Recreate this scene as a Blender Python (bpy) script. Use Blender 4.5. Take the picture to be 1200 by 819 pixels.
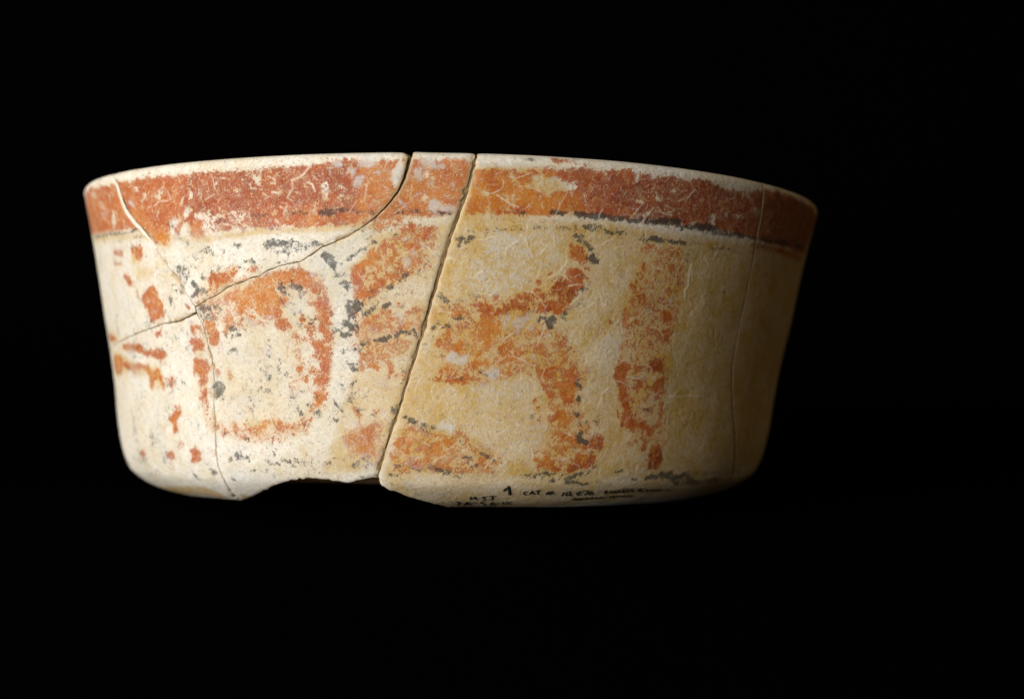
import bpy, math
import numpy as np
from mathutils import Matrix, Vector

for o in list(bpy.data.objects): bpy.data.objects.remove(o)
scene = bpy.context.scene
COL = scene.collection
rng = np.random.default_rng(7)

# ------- bowl geometry (unit: metre) -------
RAD=0.1
ZFC=np.array([0,.015,.05,.1,.2,.40,.62,.85,1.0]); RSC=np.array([.6377,.7314,.8109,.8596,.8855,.9068,.9394,.9742,1.0006])
HGT=.7981; W_TOP,W_BOT,W_SIN3,W_TILT,W_SH=.0117,.0115,.0032,-.013,.0213
def pchip(x,y,q):
    h=np.diff(x); d=np.diff(y)/h; m=np.zeros_like(y)
    m[0]=d[0]; m[-1]=d[-1]
    for i in range(1,len(x)-1):
        if d[i-1]*d[i]>0:
            w1=2*h[i]+h[i-1]; w2=h[i]+2*h[i-1]; m[i]=(w1+w2)/(w1/d[i-1]+w2/d[i])
    i=np.clip(np.searchsorted(x,q)-1,0,len(h)-1); t=(q-x[i])/h[i]
    return (2*t**3-3*t**2+1)*y[i]+(t**3-2*t*t+t)*h[i]*m[i]+(3*t*t-2*t**3)*y[i+1]+(t**3-t*t)*h[i]*m[i+1]
LIPH,LIPR=.030,.024
def rad(zf):
    r=pchip(ZFC,RSC,np.asarray(zf,float)); t=np.clip((zf-(1-LIPH))/LIPH,0,1)
    return r-LIPR*(1-np.sqrt(np.clip(1-t*t,0,1)))
_q=np.linspace(0,1,20001)**1.0; _r=rad(_q)
_s=np.concatenate([[0],np.cumsum(np.hypot(np.diff(_r),np.diff(_q)*HGT))])*RAD; SLEN=_s[-1]
def s2z(s): return np.interp(s,_s,_q)
def z2s(z): return np.interp(z,_q,_s)
def place(r,zf,th):   # unit radius r, height fraction zf, angle th -> metres (hand-built, slightly warped bowl)
    w=(W_TOP*zf+W_BOT*(1-zf))*np.cos(2*th)+W_SIN3*zf*np.sin(3*th)+W_TILT*zf*np.sin(th)
    return np.stack([(r*np.sin(th)+W_SH*zf)*RAD,-r*np.cos(th)*RAD,(zf*HGT+w)*RAD],-1)
CAM=(4.2046,.4059,.0443,-.0052,.0094,1757.24)
def axes():
    D,h,yaw,pitch,roll,f=CAM
    fw=np.array([np.sin(yaw)*np.cos(pitch),np.cos(yaw)*np.cos(pitch),np.sin(pitch)])
    rt=np.array([np.cos(yaw),-np.sin(yaw),0]); up=np.cross(rt,fw)
    cr,sr=np.cos(roll),np.sin(roll)
    return rt*cr+up*sr,up*cr-rt*sr,fw

# ------------------------------------------------------------------ camera
rt, up, fw = axes()
cam = bpy.data.cameras.new('camera'); cam_o = bpy.data.objects.new('camera', cam); COL.objects.link(cam_o)
M = Matrix.Identity(4)
for i in range(3): M[i][0], M[i][1], M[i][2] = rt[i], up[i], -fw[i]
M.translation = Vector((0, -CAM[0]*RAD, CAM[1]*RAD))
cam_o.matrix_world = M
cam.sensor_fit = 'HORIZONTAL'; cam.sensor_width = 36; cam.lens = CAM[5]*36/1200
cam.clip_start = .01; cam.clip_end = 20
cam.dof.use_dof = True; cam.dof.focus_distance = .330; cam.dof.aperture_fstop = 9.0
scene.camera = cam_o
# ------------------------------------------------------------------ light: one soft studio lamp from the left, a dark room
world = bpy.data.worlds.new('World'); scene.world = world; world.use_nodes = True
world.node_tree.nodes['Background'].inputs[0].default_value = (1.0, .73, .38, 1)
world.node_tree.nodes['Background'].inputs[1].default_value = .135
def area_light(name, loc, target, size, power, color):
    l = bpy.data.lights.new(name, 'AREA'); l.shape = 'DISK'; l.size = size; l.energy = power; l.color = color
    o = bpy.data.objects.new(name, l); COL.objects.link(o); o.location = loc
    o.rotation_euler = (Vector(target)-Vector(loc)).to_track_quat('-Z', 'Y').to_euler()
    return o
area_light('studio_lamp', (-.70, -.75, .07), (0, 0, .04), .60, 24.6, (1.0, .965, .90))
scene.view_settings.view_transform = 'Standard'; scene.view_settings.look = 'None'
scene.view_settings.exposure = 0; scene.view_settings.gamma = 1
scene.view_settings.use_curve_mapping = False

# ---- traced surface marks: kind density tone width(um) then angle(1/100 deg),height along wall(5 um) ----
MARKS='''
R 0.76 0.62 0 -7320,19051 -6843,19073 -6015,18944 -5106,18925 -4451,18948 -3917,18895 -3228,18899 -2625,18865 -2373,18938 -2132,18906 -1897,18952 -1611,19107 -1445,19204 -1008,19069 -795,19137 -478,19173 99,19199 215,19098 117,17701 19,16812 -360,16759 -686,16607 -1017,16499 -1242,16394 -1703,16379 -2184,16379 -2698,16356 -3260,16275 -3617,16171 -3983,16189 -4259,16115 -4552,16165 -4969,16520 -5253,16738 -6433,16783 -7597,16960
R 0.94 0.85 0 220,18734 420,18826 600,18883 797,18688 1029,18944 1285,18879 1393,18974 1675,19035 1899,18977 2038,19087 2284,19042 2401,18963 2636,18920 2816,19054 3129,18968 3480,19096 3774,18853 4168,18809 4775,19146 5492,19169 6303,19004 7379,18895 7044,16730 6208,16696 5149,16735 4653,16778 4035,16901 3683,16910 3210,16887 2778,16885 2505,16931 2119,16955 1869,17053 1631,17044 1172,16967 727,16871 507,16922 127,16855 169,17778
T 1 0.28 0 -1011,19256 214,19171 686,18857 1273,17392 1750,17029 128,16744 -1017,16499 -1470,16441 -1399,17989
T 1 0.16 0 218,18880 1115,18996 1470,18359 1632,17007 128,16818
T 1 0.95 0 1673,19108 3512,19227 7200,19343 7096,16653 3690,16833 1753,16954
T 1 0.38 0 985,18974 1360,18967 1753,16954 1286,16947 1460,17984
T 1 0.66 0 1360,18967 2029,19010 1972,18094 2247,16908 1753,16954
T 1 0.42 0 -7406,19255 -3834,18914 -3995,15956 -7740,16935
T 1 0.8 0 -3829,18990 -1445,19204 -1408,17067 -3955,16730
K 0.55 0.5 1000 -7387,16745 -6451,16655 -5867,16616 -5397,16575 -5102,16652
K 0.45 0.5 1200 -2204,16968 -1960,16946
K 0.7 0.5 1800 -1706,16951 -1613,16920
K 0.5 0.5 1000 -1550,16991 -1305,17003 -1065,16920
K 0.5 0.5 600 -3355,16734 -3198,16711
K 0.5 0.5 1200 -2762,16881 -2516,16851
K 0.55 0.5 800 -780,16891 -516,16917 -457,16893
K 0.55 0.5 800 -297,16897 -49,16858
R 0.8 0.25 0 -2362,16632 -1774,16581 -1309,16506 -1157,16550 -1173,16402 -1618,16396 -2034,16350 -2368,16355
K 0.75 0.5 800 802,17030 877,16989
K 0.85 0.5 1000 1238,17040 1422,17045
K 0.8 0.5 1400 1580,17023 1706,17021 1869,16978
K 0.72 0.5 1000 1632,17007 1805,17041
K 0.78 0.5 1200 1895,17004 2093,16991 2294,17036
K 0.9 0.5 1200 2336,16935 2508,16948
K 0.8 0.5 1800 2626,16922 2944,17035 3139,16975
K 0.95 0.5 1000 3170,16841 3506,16882
K 1 0.5 1800 3484,16922 3808,16925
K 0.6 0.5 1400 3820,16782 4679,16812 5765,16870 6700,17019
R 0.7 0.3 0 4671,16618 5172,16573 6251,16532 6944,16516 6874,16267 5201,16370 4694,16418
E 1 0.5 0 883,18629 1043,18654 1252,18615 1379,18415 1568,18277 1560,18050 1301,18001 1216,17787 1093,17917 912,18014 838,18029
G 0.5 0.5 0 914,18535 1254,18541 1412,18321 1299,18051 954,18095
E 0.9 0.5 0 689,18849 742,18412 849,18179 825,17977 704,18160 666,18600
E 0.9 0.5 0 303,17920 433,17883 424,17585 323,17576
E 0.75 0.5 0 552,17746 771,17772 805,17528 572,17451
E 0.8 0.5 0 704,17466 777,17475 785,17127 579,17055 619,17307
R 0.75 0.35 0 839,18623 955,18665 947,18391 894,18136 853,18031
K 0.8 0.5 800 857,19299 944,19315
K 0.35 0.5 400 988,19306 1077,19324
R 0.7 0.4 800 1179,19276 1299,19302
R 0.5 0.4 800 1388,19267 1449,19281
R 0.6 0.4 600 1600,19134 1708,19159
E 0.9 0.5 0 313,17278 349,17281 361,16985 324,17031
E 0.9 0.5 0 391,17384 442,16942 422,16841 386,17235
E 0.8 0.5 0 1641,17966 1689,17926 1716,17427 1659,17466
G 0.7 0.5 0 1298,17601 1374,17614 1382,17365 1305,17352
E 0.85 0.5 0 2329,18992 2396,18956 2393,18455 2348,18610
E 0.7 0.5 0 1730,19000 1985,19117 1926,18829
E 0.8 0.5 0 2518,18937 2672,18929 2568,18729
E 0.9 0.5 0 2407,17818 2541,17798 2508,17705 2431,17713
W 0.9 0.5 500 2508,17705 2414,17289 2352,16994
W 0.9 0.5 600 2417,17793 2534,17740
E 0.8 0.5 0 2697,18151 2796,18153 2799,17928 2719,17933
E 0.8 0.5 0 2913,18556 2985,18551 2977,18350 2935,18365
W 0.9 0.5 600 2689,17586 2610,17227 2517,16754
W 0.7 0.5 500 2718,17425 2882,17386 2999,17505
W 0.7 0.5 400 2882,17726 3037,17573 2928,17314
W 0.7 0.5 700 3314,18577 3209,18198 3074,17984
E 0.9 0.5 0 3146,17206 3229,16944 3302,16850 3434,17236 3451,17010 3309,16737 3164,16925
E 0.6 0.5 0 2395,17284 2637,17459 2649,17237 2583,16995 2556,16763 2393,16948
W 0.8 0.5 600 2439,17807 2521,17754 2442,17434
E 0.8 0.5 0 2696,18112 2777,18136 2788,17951 2706,17928
E 0.85 0.5 0 3146,17205 3307,16725 3401,17282 3381,16746 3240,16610
E 0.8 0.5 0 3678,17516 3778,17549 3846,16985 3771,16864 3661,17219
E 0.6 0.5 0 3876,17632 4441,17985 4425,17679 4024,17437
E 0.6 0.5 0 4517,18215 4668,18274 4716,17888 4550,17926
E 0.4 0.5 0 4156,18866 4440,18884 4377,18559 4230,18599
G 0.9 0.5 0 -480,19058 -298,19210 -156,19117 -210,18821 -437,18765
E 0.8 0.5 0 -495,19180 -157,19216 -156,19068 -381,19085
G 0.85 0.5 0 -564,18715 -437,18765 -435,18324 -506,18175 -564,18371
E 0.9 0.5 0 -394,18742 -330,18670 -328,18376 -399,18374
G 0.8 0.5 0 -268,19064 -156,19068 -153,18775 -224,18821
G 0.6 0.5 0 -113,19022 -42,19025 -40,18781 -97,18827
G 1 0.5 0 -344,17489 -229,17567 -170,17347 -82,17252 4,17257 8,16960 -137,16928 -283,16947 -371,17044 -358,17340
E 0.8 0.5 0 -389,17833 -346,17736 -373,17488 -416,17487
G 0.6 0.5 0 -562,17830 -461,17831 -474,17535 -547,17485
G 0.7 0.5 0 -692,17435 -634,17435 -648,17089 -692,17138
G 0.6 0.5 0 -619,17336 -561,17287 -574,17040 -618,17089
E 0.6 0.5 0 -391,18177 -248,18182 -262,18058 -376,18079
E 0.7 0.5 0 -635,17879 -563,18027 -591,17731
G 0.5 0.5 0 -321,18474 -251,18526 -249,18329 -306,18327
G 0.5 0.5 0 -91,18140 23,18195 -2,17849 -75,17943
T 1 0.2 0 -191,18233 -35,18290 -15,17749 -144,17694
G 0.5 0.5 0 -144,17644 -29,17699 -28,17551 -143,17546
G 0.9 0.5 0 -1234,19276 -1108,19389 -941,19159 -998,18965 -1232,18877
G 0.85 0.5 0 -1410,18790 -1231,18927 -1234,18632 -1310,18389 -1383,18443
G 0.85 0.5 0 -1588,19198 -1453,19187 -1485,18746 -1560,18752
G 0.8 0.5 0 -1079,18723 -956,18817 -956,18621 -1058,18575
G 0.9 0.5 0 -1015,18426 -795,18421 -795,18273 -1001,18278
G 0.9 0.5 0 -1265,18387 -1191,18383 -1178,18136 -1149,18036 -1179,17914 -1268,17992
G 0.7 0.5 0 -1314,17846 -1239,17843 -1270,17720
G 0.7 0.5 0 -927,18767 -794,18765 -795,18617 -927,18620
E 0.95 0.5 0 -1671,18415 -1634,18313 -1630,18065 -1652,17520 -1683,17522 -1716,17923 -1705,18170
E 0.9 0.5 0 -1614,18113 -1569,18060 -1579,17813 -1603,17765
G 0.8 0.5 0 -1649,18907 -1588,18902 -1593,18507 -1655,18463
E 0.9 0.5 0 -1507,18105 -1424,18125 -1422,17555 -1483,17509 -1449,17854
W 1 0.5 840 -1906,18263 -1845,18158 -1815,17857
W 0.9 0.5 800 -1879,18880 -1954,18616 -1996,18496 -2126,18362
W 0.8 0.5 440 -2120,18261 -2127,17962 -2207,17621 -2113,17436
W 0.8 0.5 600 -2315,17231 -2234,17122 -2205,16918
W 0.7 0.5 800 -2215,17271 -2272,16925
W 0.7 0.5 500 -1810,17383 -1832,16985
W 0.6 0.5 600 -1119,18084 -1152,17493
G 0.6 0.5 0 -1123,17442 -1049,17440 -1050,17192 -1124,17194
G 0.7 0.5 0 -990,17389 -930,17486 -931,17140 -990,17092
G 0.6 0.5 0 -1545,17513 -1484,17459 -1502,17212 -1547,17314
G 0.6 0.5 0 -1334,17252 -1273,17349 -1275,17051 -1320,17053
W 0.7 0.5 600 -2401,17870 -2327,17810
G 0.4 0.5 0 -2114,17411 -1952,17445 -1974,17097 -2119,17110
E 0.7 0.5 0 -2403,16687 -2353,16681 -2361,16278 -2411,16334
G 0.5 0.5 0 -1805,18675 -1744,18619 -1763,18423 -1808,18477
E 0.5 0.5 0 -1734,17177 -1518,17163 -1519,17014 -1721,16977
W 0.9 0.5 600 -2462,18581 -2366,18442 -2363,18241 -2428,18275
W 1 0.5 700 -2422,17898 -2323,17845
W 0.8 0.5 500 -2559,17866 -2478,17679 -2531,17610
E 0.8 0.5 0 -2638,18683 -2558,18469 -2587,18071 -2639,18079 -2678,18488 -2719,18847
W 0.8 0.5 700 -2737,18295 -2726,18091 -2656,18081
E 0.8 0.5 0 -3259,18589 -3193,18322 -3238,18177 -3284,18441
W 0.7 0.5 800 -3200,18629 -3124,18615
E 0.8 0.5 0 -2868,18620 -2799,18557 -2825,18309 -2877,18368
E 0.6 0.5 0 -3784,18698 -3699,18679 -3731,18480 -3773,18489
G 0.6 0.5 0 -3923,18574 -3846,18556 -3861,18300 -3938,18317
E 0.9 0.5 0 -3790,18181 -3702,18215 -3700,17852 -3769,17762
E 0.9 0.5 0 -3631,18149 -3569,18137 -3582,17881 -3634,17891
W 0.8 0.5 600 -3907,17893 -3969,17593
W 0.6 0.5 600 -3326,17937 -3497,17711
E 1 0.5 0 -3970,17384 -3745,17394 -3801,17144 -3881,16897 -3938,17117
G 0.8 0.5 0 -3927,17323 -3792,17324 -3848,17100 -3916,17112
E 1 0.5 0 -4210,16957 -4016,16974 -4080,16670 -4194,16374 -4244,16383
G 0.8 0.5 0 -4185,16952 -4041,16952 -4128,16679 -4201,16692
E 0.95 0.5 0 -3957,16754 -3867,16738 -3857,16010 -4114,16050 -4023,16398
E 0.8 0.5 0 -3758,17136 -3518,17250 -3346,16964 -3283,17057 -3174,16835 -3354,16759 -3545,16634 -3560,16273 -3596,16901 -3729,16819
E 0.75 0.5 0 -3586,16640 -3358,16657 -3310,16341 -3587,16122
E 0.6 0.5 0 -3046,17226 -2759,16982 -2765,16779 -3029,16610 -3193,16838
E 0.5 0.5 0 -3165,16526 -3076,16309 -2740,16370 -2735,16572 -2881,16540 -3032,16508
W 0.8 0.5 600 -3346,16449 -3281,16594 -3146,16524
E 0.6 0.5 0 -2980,18030 -2907,18018 -2916,17766 -2989,17777
E 0.6 0.5 0 -2848,17603 -2759,17590 -2782,17442 -2853,17452
E 0.6 0.5 0 -2712,17381 -2642,17372 -2645,17271 -2715,17280
R 0.75 0.3 0 -3844,16734 -3584,16692 -3589,16070 -3852,16109
K 0.4 0.5 1000 -4222,16748 -4176,16687
E 0.9 0.5 0 -5035,18720 -4853,18671 -4842,18454 -4998,18441
E 0.9 0.5 0 -4270,18473 -4253,18364 -4381,17972 -4507,18053 -4435,18301
E 0.8 0.5 0 -4764,18328 -4656,18248 -4710,17941 -4792,18013
G 0.8 0.5 0 -5232,18121 -5008,18012 -5012,17634 -5142,17665
W 0.7 0.5 600 -4538,17635 -4418,17821 -4288,17846
E 0.8 0.5 0 -4527,17420 -4444,17456 -4443,17084 -4503,16990
E 0.85 0.5 0 -4274,16893 -4000,17000 -4014,16741 -4193,16562 -4284,16736
E 0.9 0.5 0 -4246,16518 -4129,16393 -4104,15967 -4277,15994
E 0.7 0.5 0 -6425,18388 -6144,18196 -6094,17845 -6378,17976
E 0.7 0.5 0 -5808,17716 -5600,17610 -5777,16931 -5968,16973
E 0.5 0.5 0 -7003,18964 -6328,18814 -6481,18461 -6787,18608
G 0.4 0.5 0 -6265,17889 -5892,17793 -6019,17321 -6420,17475
E 0.5 0.5 0 -5852,18674 -5635,18612 -5679,18293 -5847,18394
E 0.6 0.5 0 -3925,17926 -3886,17814 -3971,17518
W 0.7 0.5 500 -3892,17919 -3969,17570
E 0.9 0.5 0 -3980,17363 -3833,17439 -3857,16975 -3949,17095
W 0.6 0.5 600 -4199,18247 -4151,17869 -4291,17794
R 0.8 0.2 0 -4724,16659 -4290,16632 -4328,16003 -4680,16062
K 0.5 0.5 800 -4285,16710 -4186,16692
K 0.2 0.5 600 134,16124 255,15933 460,16049
O 0.8 0.5 1000 260,16234 337,16040 439,16098
O 0.7 0.5 1600 555,16258 704,16273
K 0.28 0.5 1200 549,16306 743,16275
K 0.35 0.5 1000 1012,16357 1195,16357
K 0.38 0.5 1200 1349,16405 1633,16376
K 0.45 0.5 1200 1713,16390 1891,16398
O 1 0.5 1400 169,16156 739,16279 1418,16370 2144,16352 3104,16192 4101,16153
K 0.26 0.5 1200 169,16156 739,16279 1418,16370 2144,16352 3104,16192 4101,16153
O 0.9 0.5 1000 -7346,16638 -5370,16395 -3579,15934 -2703,16167 -1704,16230 -1018,16351
K 0.55 0.5 1200 1703,16470 1914,16509
K 0.65 0.5 1000 2010,16362 2268,16360
K 0.5 0.5 800 2531,16082 2709,16095
K 0.85 0.5 1200 2743,16216 2872,16106 2994,16193
K 0.85 0.5 1000 3041,16119 3302,16159
K 0.6 0.5 800 3798,15992 4060,16018
K 0.3 0.5 800 4150,16044 4764,16078
K 0.35 0.5 1000 -3136,15651 -2985,15582 -2794,15715
K 0.3 0.5 800 -3148,15292 -2957,15220
K 0.55 0.5 2000 -2546,15588 -2453,15580
K 0.3 0.5 800 -2666,15753 -2454,15758
R 0.3 0.4 0 2586,15834 3318,15934 3411,13773 3334,11554 3421,8738 3503,6629 3179,6635 2778,7323 2557,7993 2422,10661 2489,13024 2551,14590
R 0.31 0.22 0 -99,12104 353,12617 1303,12191 1676,11376 2003,10236 1948,8677 2092,7512 2347,6723 2315,5708 1364,5513 1269,6322 1493,7500 1396,8848 1222,9801 406,9307 -168,9516
R 0.31 0.22 0 -1393,14200 -1020,15387 -598,16423 -225,16210 -279,14576 -1023,13332 -1286,12313 -333,12701 -395,11565 -672,10494 -1151,10295 -1391,11057 -1317,13146
R 0.33 0.2 0 -1502,7116 -902,7825 -928,5681 -1434,6062
R 0.31 0.22 0 -681,7525 194,7279 830,6121 728,5259 -754,5398
R 0.22 0.45 0 -277,12778 342,13370 1097,13164 1814,15226 1869,14397 1637,13220 1057,12399 131,12113 -330,12173
R 0.26 0.22 0 -3885,13473 -3308,14009 -2751,14271 -2090,14605 -1776,14100 -1693,12774 -1848,12321 -2109,13357 -2559,12033 -3263,11864 -3728,12397
R 0.48 0.38 3000 -2157,14307 -1852,13914 -1717,12850 -1711,11249 -1777,9715 -1887,8488
R 0.26 0.15 2600 -1887,8488 -2105,7481 -2589,6914 -3232,6879 -3797,7402
R 0.18 0.25 2400 -3797,11688 -3942,10100 -3889,8114 -3797,7402
R 0.2 0.3 2400 -2209,11446 -2139,10097 -2245,8941
O 0.18 0.5 0 -3824,14056 -2747,14423 -1773,14363 -1604,12012 -1679,8569 -2055,7017 -2928,6499 -3918,7114 -4112,10100
O 0.8 0.5 0 218,18880 1115,18996 1616,17454 1754,16917 128,16744
R 0.75 0.3 0 -6002,15833 -5603,15789 -5627,15572 -5766,15540 -6007,15609
R 0.6 0.4 0 -6097,15371 -5960,15180 -5711,15225 -5779,15040 -6035,15023
K 0.25 0.5 600 -6024,15865 -5600,15816
R 0.8 0.25 0 -5350,15910 -5004,15849 -5022,15418 -5153,15276 -5344,15580
O 0.8 0.5 0 -5344,15580 -5039,15421 -5142,15001 -5352,15087
K 0.45 0.5 800 -5313,15903 -5141,15819
O 0.6 0.5 0 -7168,16728 -5655,16463 -5123,16414 -5137,16253 -5725,16255 -7115,16482
R 0.85 0.45 0 -5736,14616 -5565,14565 -5422,14160 -5495,14030 -5649,14187
K 0.35 0.5 800 -5697,14555 -5476,14222
R 0.4 0.5 0 -5352,13876 -5250,13755 -5270,13536 -5358,13600
R 0.95 0.45 0 -4929,13884 -4769,13922 -4709,13482 -4624,12988 -4640,12555 -4757,12399 -4967,12577 -5134,13029 -5207,13420 -5074,13736
E 0.6 0.5 0 -5033,13404 -4902,13392 -4955,13124 -5034,13185
G 0.6 0.5 0 -4904,12955 -4782,12891 -4834,12623 -4925,12684
G 0.5 0.5 0 -5033,13404 -4934,13395 -4955,13124 -5051,13187
O 0.6 0.5 0 -4717,15102 -4577,15029 -4623,14767 -4735,14836
O 0.5 0.5 0 -5211,15011 -4743,14729 -4936,14212 -5274,14307
R 0.6 0.15 0 -4744,16397 -4283,16315 -4276,15996 -4445,15811 -4655,16006 -4756,16238
O 0.7 0.5 0 -4595,16049 -4229,15936 -4301,15576 -4533,15718
K 0.55 0.5 1000 -4283,14511 -4269,14296
K 0.35 0.5 800 -4240,14824 -4195,14713
K 0.4 0.5 600 -4339,13984 -4263,13922
K 0.45 0.5 1400 -4417,13348 -4420,13079
K 0.3 0.5 600 -4301,13713 -4204,13597
K 0.25 0.5 800 -4273,13282 -4352,12859
K 0.5 0.5 600 -4006,16006 -3918,15888
K 0.3 0.5 400 -4717,14240 -4661,14180
K 0.5 0.5 2400 -4126,14598 -4101,14118 -4123,13696
K 0.3 0.5 1000 -4581,12768 -4489,12437
K 0.5 0.5 800 -4231,14794 -4184,14735
K 0.45 0.5 1800 -4060,14720 -3975,14498 -4068,14085 -4125,13932
K 0.55 0.5 1000 -4303,14430 -4260,14265
K 0.35 0.5 800 -3867,14802 -3803,14690
K 0.45 0.5 1600 -3592,15500 -3511,15386 -3454,15223
K 0.5 0.5 500 -3272,15435 -3258,15278
K 0.4 0.5 800 -3782,15159 -3655,15013
K 0.5 0.5 1000 -3709,14260 -3669,14151
K 0.8 0.5 1400 -3882,13961 -3829,13850 -3804,13637 -3907,13434 -3945,13385
K 0.6 0.5 1400 -3733,13684 -3651,13519
K 0.35 0.5 800 -4418,13372 -4377,13153
K 0.55 0.5 800 -4066,16039 -3997,15976 -3910,15858
K 0.4 0.5 800 -4225,16698 -4182,16585
K 0.3 0.5 1000 -3451,14755 -3330,14639 -3420,14440 -3526,14450
K 0.4 0.5 360 -3166,14726 -2930,14832 -2778,14921 -2527,14848
K 0.65 0.5 800 -2892,14854 -2744,14841
K 0.5 0.5 800 -2994,14606 -2956,14603
K 0.4 0.5 600 -2823,14643 -2749,14636
R 0.62 0.12 0 -3530,14346 -3256,14424 -3089,14667 -3076,14459 -3150,14000 -3277,13802 -3449,13660 -3556,13668 -3587,13986
R 0.45 0.1 0 -2938,14550 -2786,14614 -2677,14579 -2718,14377 -2831,14335 -2922,14445
O 0.5 0.5 0 -3569,14455 -3088,14718 -3016,14505 -3237,13799 -3580,13618
E 0.5 0.5 0 -3478,14028 -3356,13913 -3382,13759 -3507,13821
G 0.4 0.5 0 -4131,16629 -3553,16430 -3610,15034 -3720,15047 -4032,15771
K 0.7 0.5 1600 -2556,15589 -2432,15679 -2245,15588
K 0.65 0.5 1400 -2228,15611 -2045,15547
K 0.6 0.5 1000 -1981,15392 -1784,15556
K 0.6 0.5 800 -1961,15642 -1800,15632 -1752,15554
K 0.5 0.5 1200 -2302,15288 -2200,15255
K 0.35 0.5 1200 -2148,15353 -2066,15296
K 0.4 0.5 800 -2437,15426 -2546,15283
K 0.35 0.5 800 -2407,15220 -2337,15215
G 0.5 0.5 0 -2025,15798 -1894,15839 -1867,15385 -1999,15342
G 0.4 0.5 0 -2119,16107 -1890,16140 -1892,15990 -2105,15955
K 0.35 0.5 500 -2432,14815 -2310,14832 -2208,14825 -2107,14793
K 0.3 0.5 600 -2663,15600 -2609,15594
R 0.62 0.2 0 -3354,13391 -3123,13582 -2962,13726 -2803,13973 -2479,14360 -2519,12564 -2762,12678 -2871,12891 -2997,12586 -3131,12749 -3080,13059 -3343,13128
R 0.72 0.2 0 -2756,14072 -2625,14165 -2495,14361 -2284,14398 -2163,14441 -2045,14435 -1914,14327 -1836,13918 -1889,13666 -2006,13671 -2054,13826 -2173,13882 -2279,13735 -2397,13946 -2438,13692 -2410,13332 -2286,13326 -2291,13070 -2367,12816 -2358,12408 -2800,12426 -2769,13558
E 0.5 0.5 0 -2323,14146 -2270,14193 -2293,13889
T 1 0.3 0 -2129,14439 -1913,14377 -1821,13816 -1715,12999 -1723,12391 -1952,12801 -1989,13721
R 0.8 0.45 0 -1941,13566 -1857,13614 -1826,13409 -1797,13052 -1732,12948 -1720,12591 -1789,12439 -1837,12542 -1851,12798 -1934,12852 -1912,13209
E 0.9 0.5 0 -1886,13284 -1819,13282 -1823,13027 -1889,13055
K 0.55 0.5 2000 -2375,13740 -2317,13532
K 0.75 0.5 1600 -2209,13782 -2075,13572
K 0.6 0.5 1000 -2080,13266 -2010,13416
K 0.4 0.5 1000 -2284,13428 -2251,13324
K 0.5 0.5 1000 -2230,12605 -2180,12500
K 0.45 0.5 800 -2144,12551 -2092,12549
K 0.3 0.5 600 -2248,14497 -2010,14585
K 0.3 0.5 600 -1817,14170 -1752,14117
G 0.5 0.5 0 -2300,13531 -2057,13673 -1961,13312 -1985,12802 -2112,12401 -2322,12407 -2310,13019
K 0.3 0.5 800 -1692,13659 -1678,13456
K 0.15 0.5 800 -1827,13308 -1691,13710
R 0.55 0.2 0 -2816,12816 -2513,12801 -2516,12698 -2761,12735
R 0.5 0.3 0 -3128,12833 -2969,12824 -2976,12616 -3078,12517 -3153,12677
R 0.45 0.25 0 -3391,12428 -3183,12417 -3213,12156 -3317,11582 -3405,11532 -3346,11952
O 0.45 0.5 0 -3369,12427 -3162,12416 -3321,11476 -3422,11638
G 0.5 0.5 0 -3006,12304 -2773,12294 -2785,11878 -3019,11886
R 0.72 0.25 0 -3763,12289 -3549,12278 -3514,12065 -3523,11854 -3446,11586 -3483,11217 -3579,11033 -3690,11116 -3712,11649
E 0.5 0.5 0 -3702,11861 -3614,11804 -3673,11488
K 0.4 0.5 600 -3774,12290 -3505,12276
K 0.55 0.5 1600 -3818,12823 -3634,12864
K 0.5 0.5 2000 -3762,12554 -3606,12492
K 0.45 0.5 2000 -3524,12857 -3421,12745
K 0.3 0.5 1000 -3494,12539 -3410,12481
K 0.65 0.5 1200 -3266,11843 -3122,11838 -3108,11627 -3237,11474
K 0.6 0.5 800 -3329,10684 -3260,10842 -3171,10998
K 0.3 0.5 800 -3358,11636 -3289,11212
K 0.4 0.5 800 -3197,10840 -3159,10734
R 0.4 0.1 0 -3373,9997 -3308,9997 -3298,9575 -3365,9521
R 0.5 0.3 0 -3615,10104 -3549,10050 -3537,9732 -3607,9678
K 0.75 0.5 1800 -3668,9147 -3571,9308 -3507,9150 -3582,8831 -3652,8776
K 0.4 0.5 800 -3514,8779 -3519,8520
K 0.4 0.5 800 -3360,8625 -3294,8680
K 0.85 0.5 280 -2625,9997 -2646,9475
K 0.45 0.5 800 -2811,9135 -2674,9111 -2618,8956
K 0.3 0.5 800 -2985,9525 -2885,9473
G 0.4 0.5 0 -2696,10937 -2560,10831 -2570,10362 -2708,10415
R 0.85 0.45 0 -4065,12038 -3844,12054 -3830,11867 -3963,11846 -3976,11606 -4028,11554 -4051,11823
R 0.9 0.5 0 -4144,11289 -3984,11445 -3799,11279 -3793,10905 -3942,10801 -4090,10858 -4054,11072
K 0.35 0.5 800 -4247,10861 -4127,11128
R 0.85 0.45 0 -4055,10535 -3835,10478 -3728,10211 -3712,9997 -3819,9677 -3778,9464 -3856,9250 -4003,9354 -3940,9730 -4094,9675 -4099,10159
R 0.75 0.55 0 -3944,8714 -3964,8927 -3833,9197 -3789,9038 -3871,8663
E 0.4 0.5 0 -3940,10319 -3866,10318 -3900,10104
K 0.5 0.5 800 -4447,11624 -4371,11513
K 0.3 0.5 800 -4381,11351 -4363,11188
R 0.6 0.5 0 -4080,12895 -3982,12888 -4017,12677 -4067,12680
K 0.3 0.5 1000 -4402,9401 -4297,9241
K 0.3 0.5 800 -4501,9074 -4448,8914
K 0.25 0.5 800 -4232,10645 -4154,10617
K 0.2 0.5 1000 -4237,11939 -4227,11669
R 0.4 0.5 0 -4047,8658 -3969,8713 -4000,8504 -4051,8502
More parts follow.
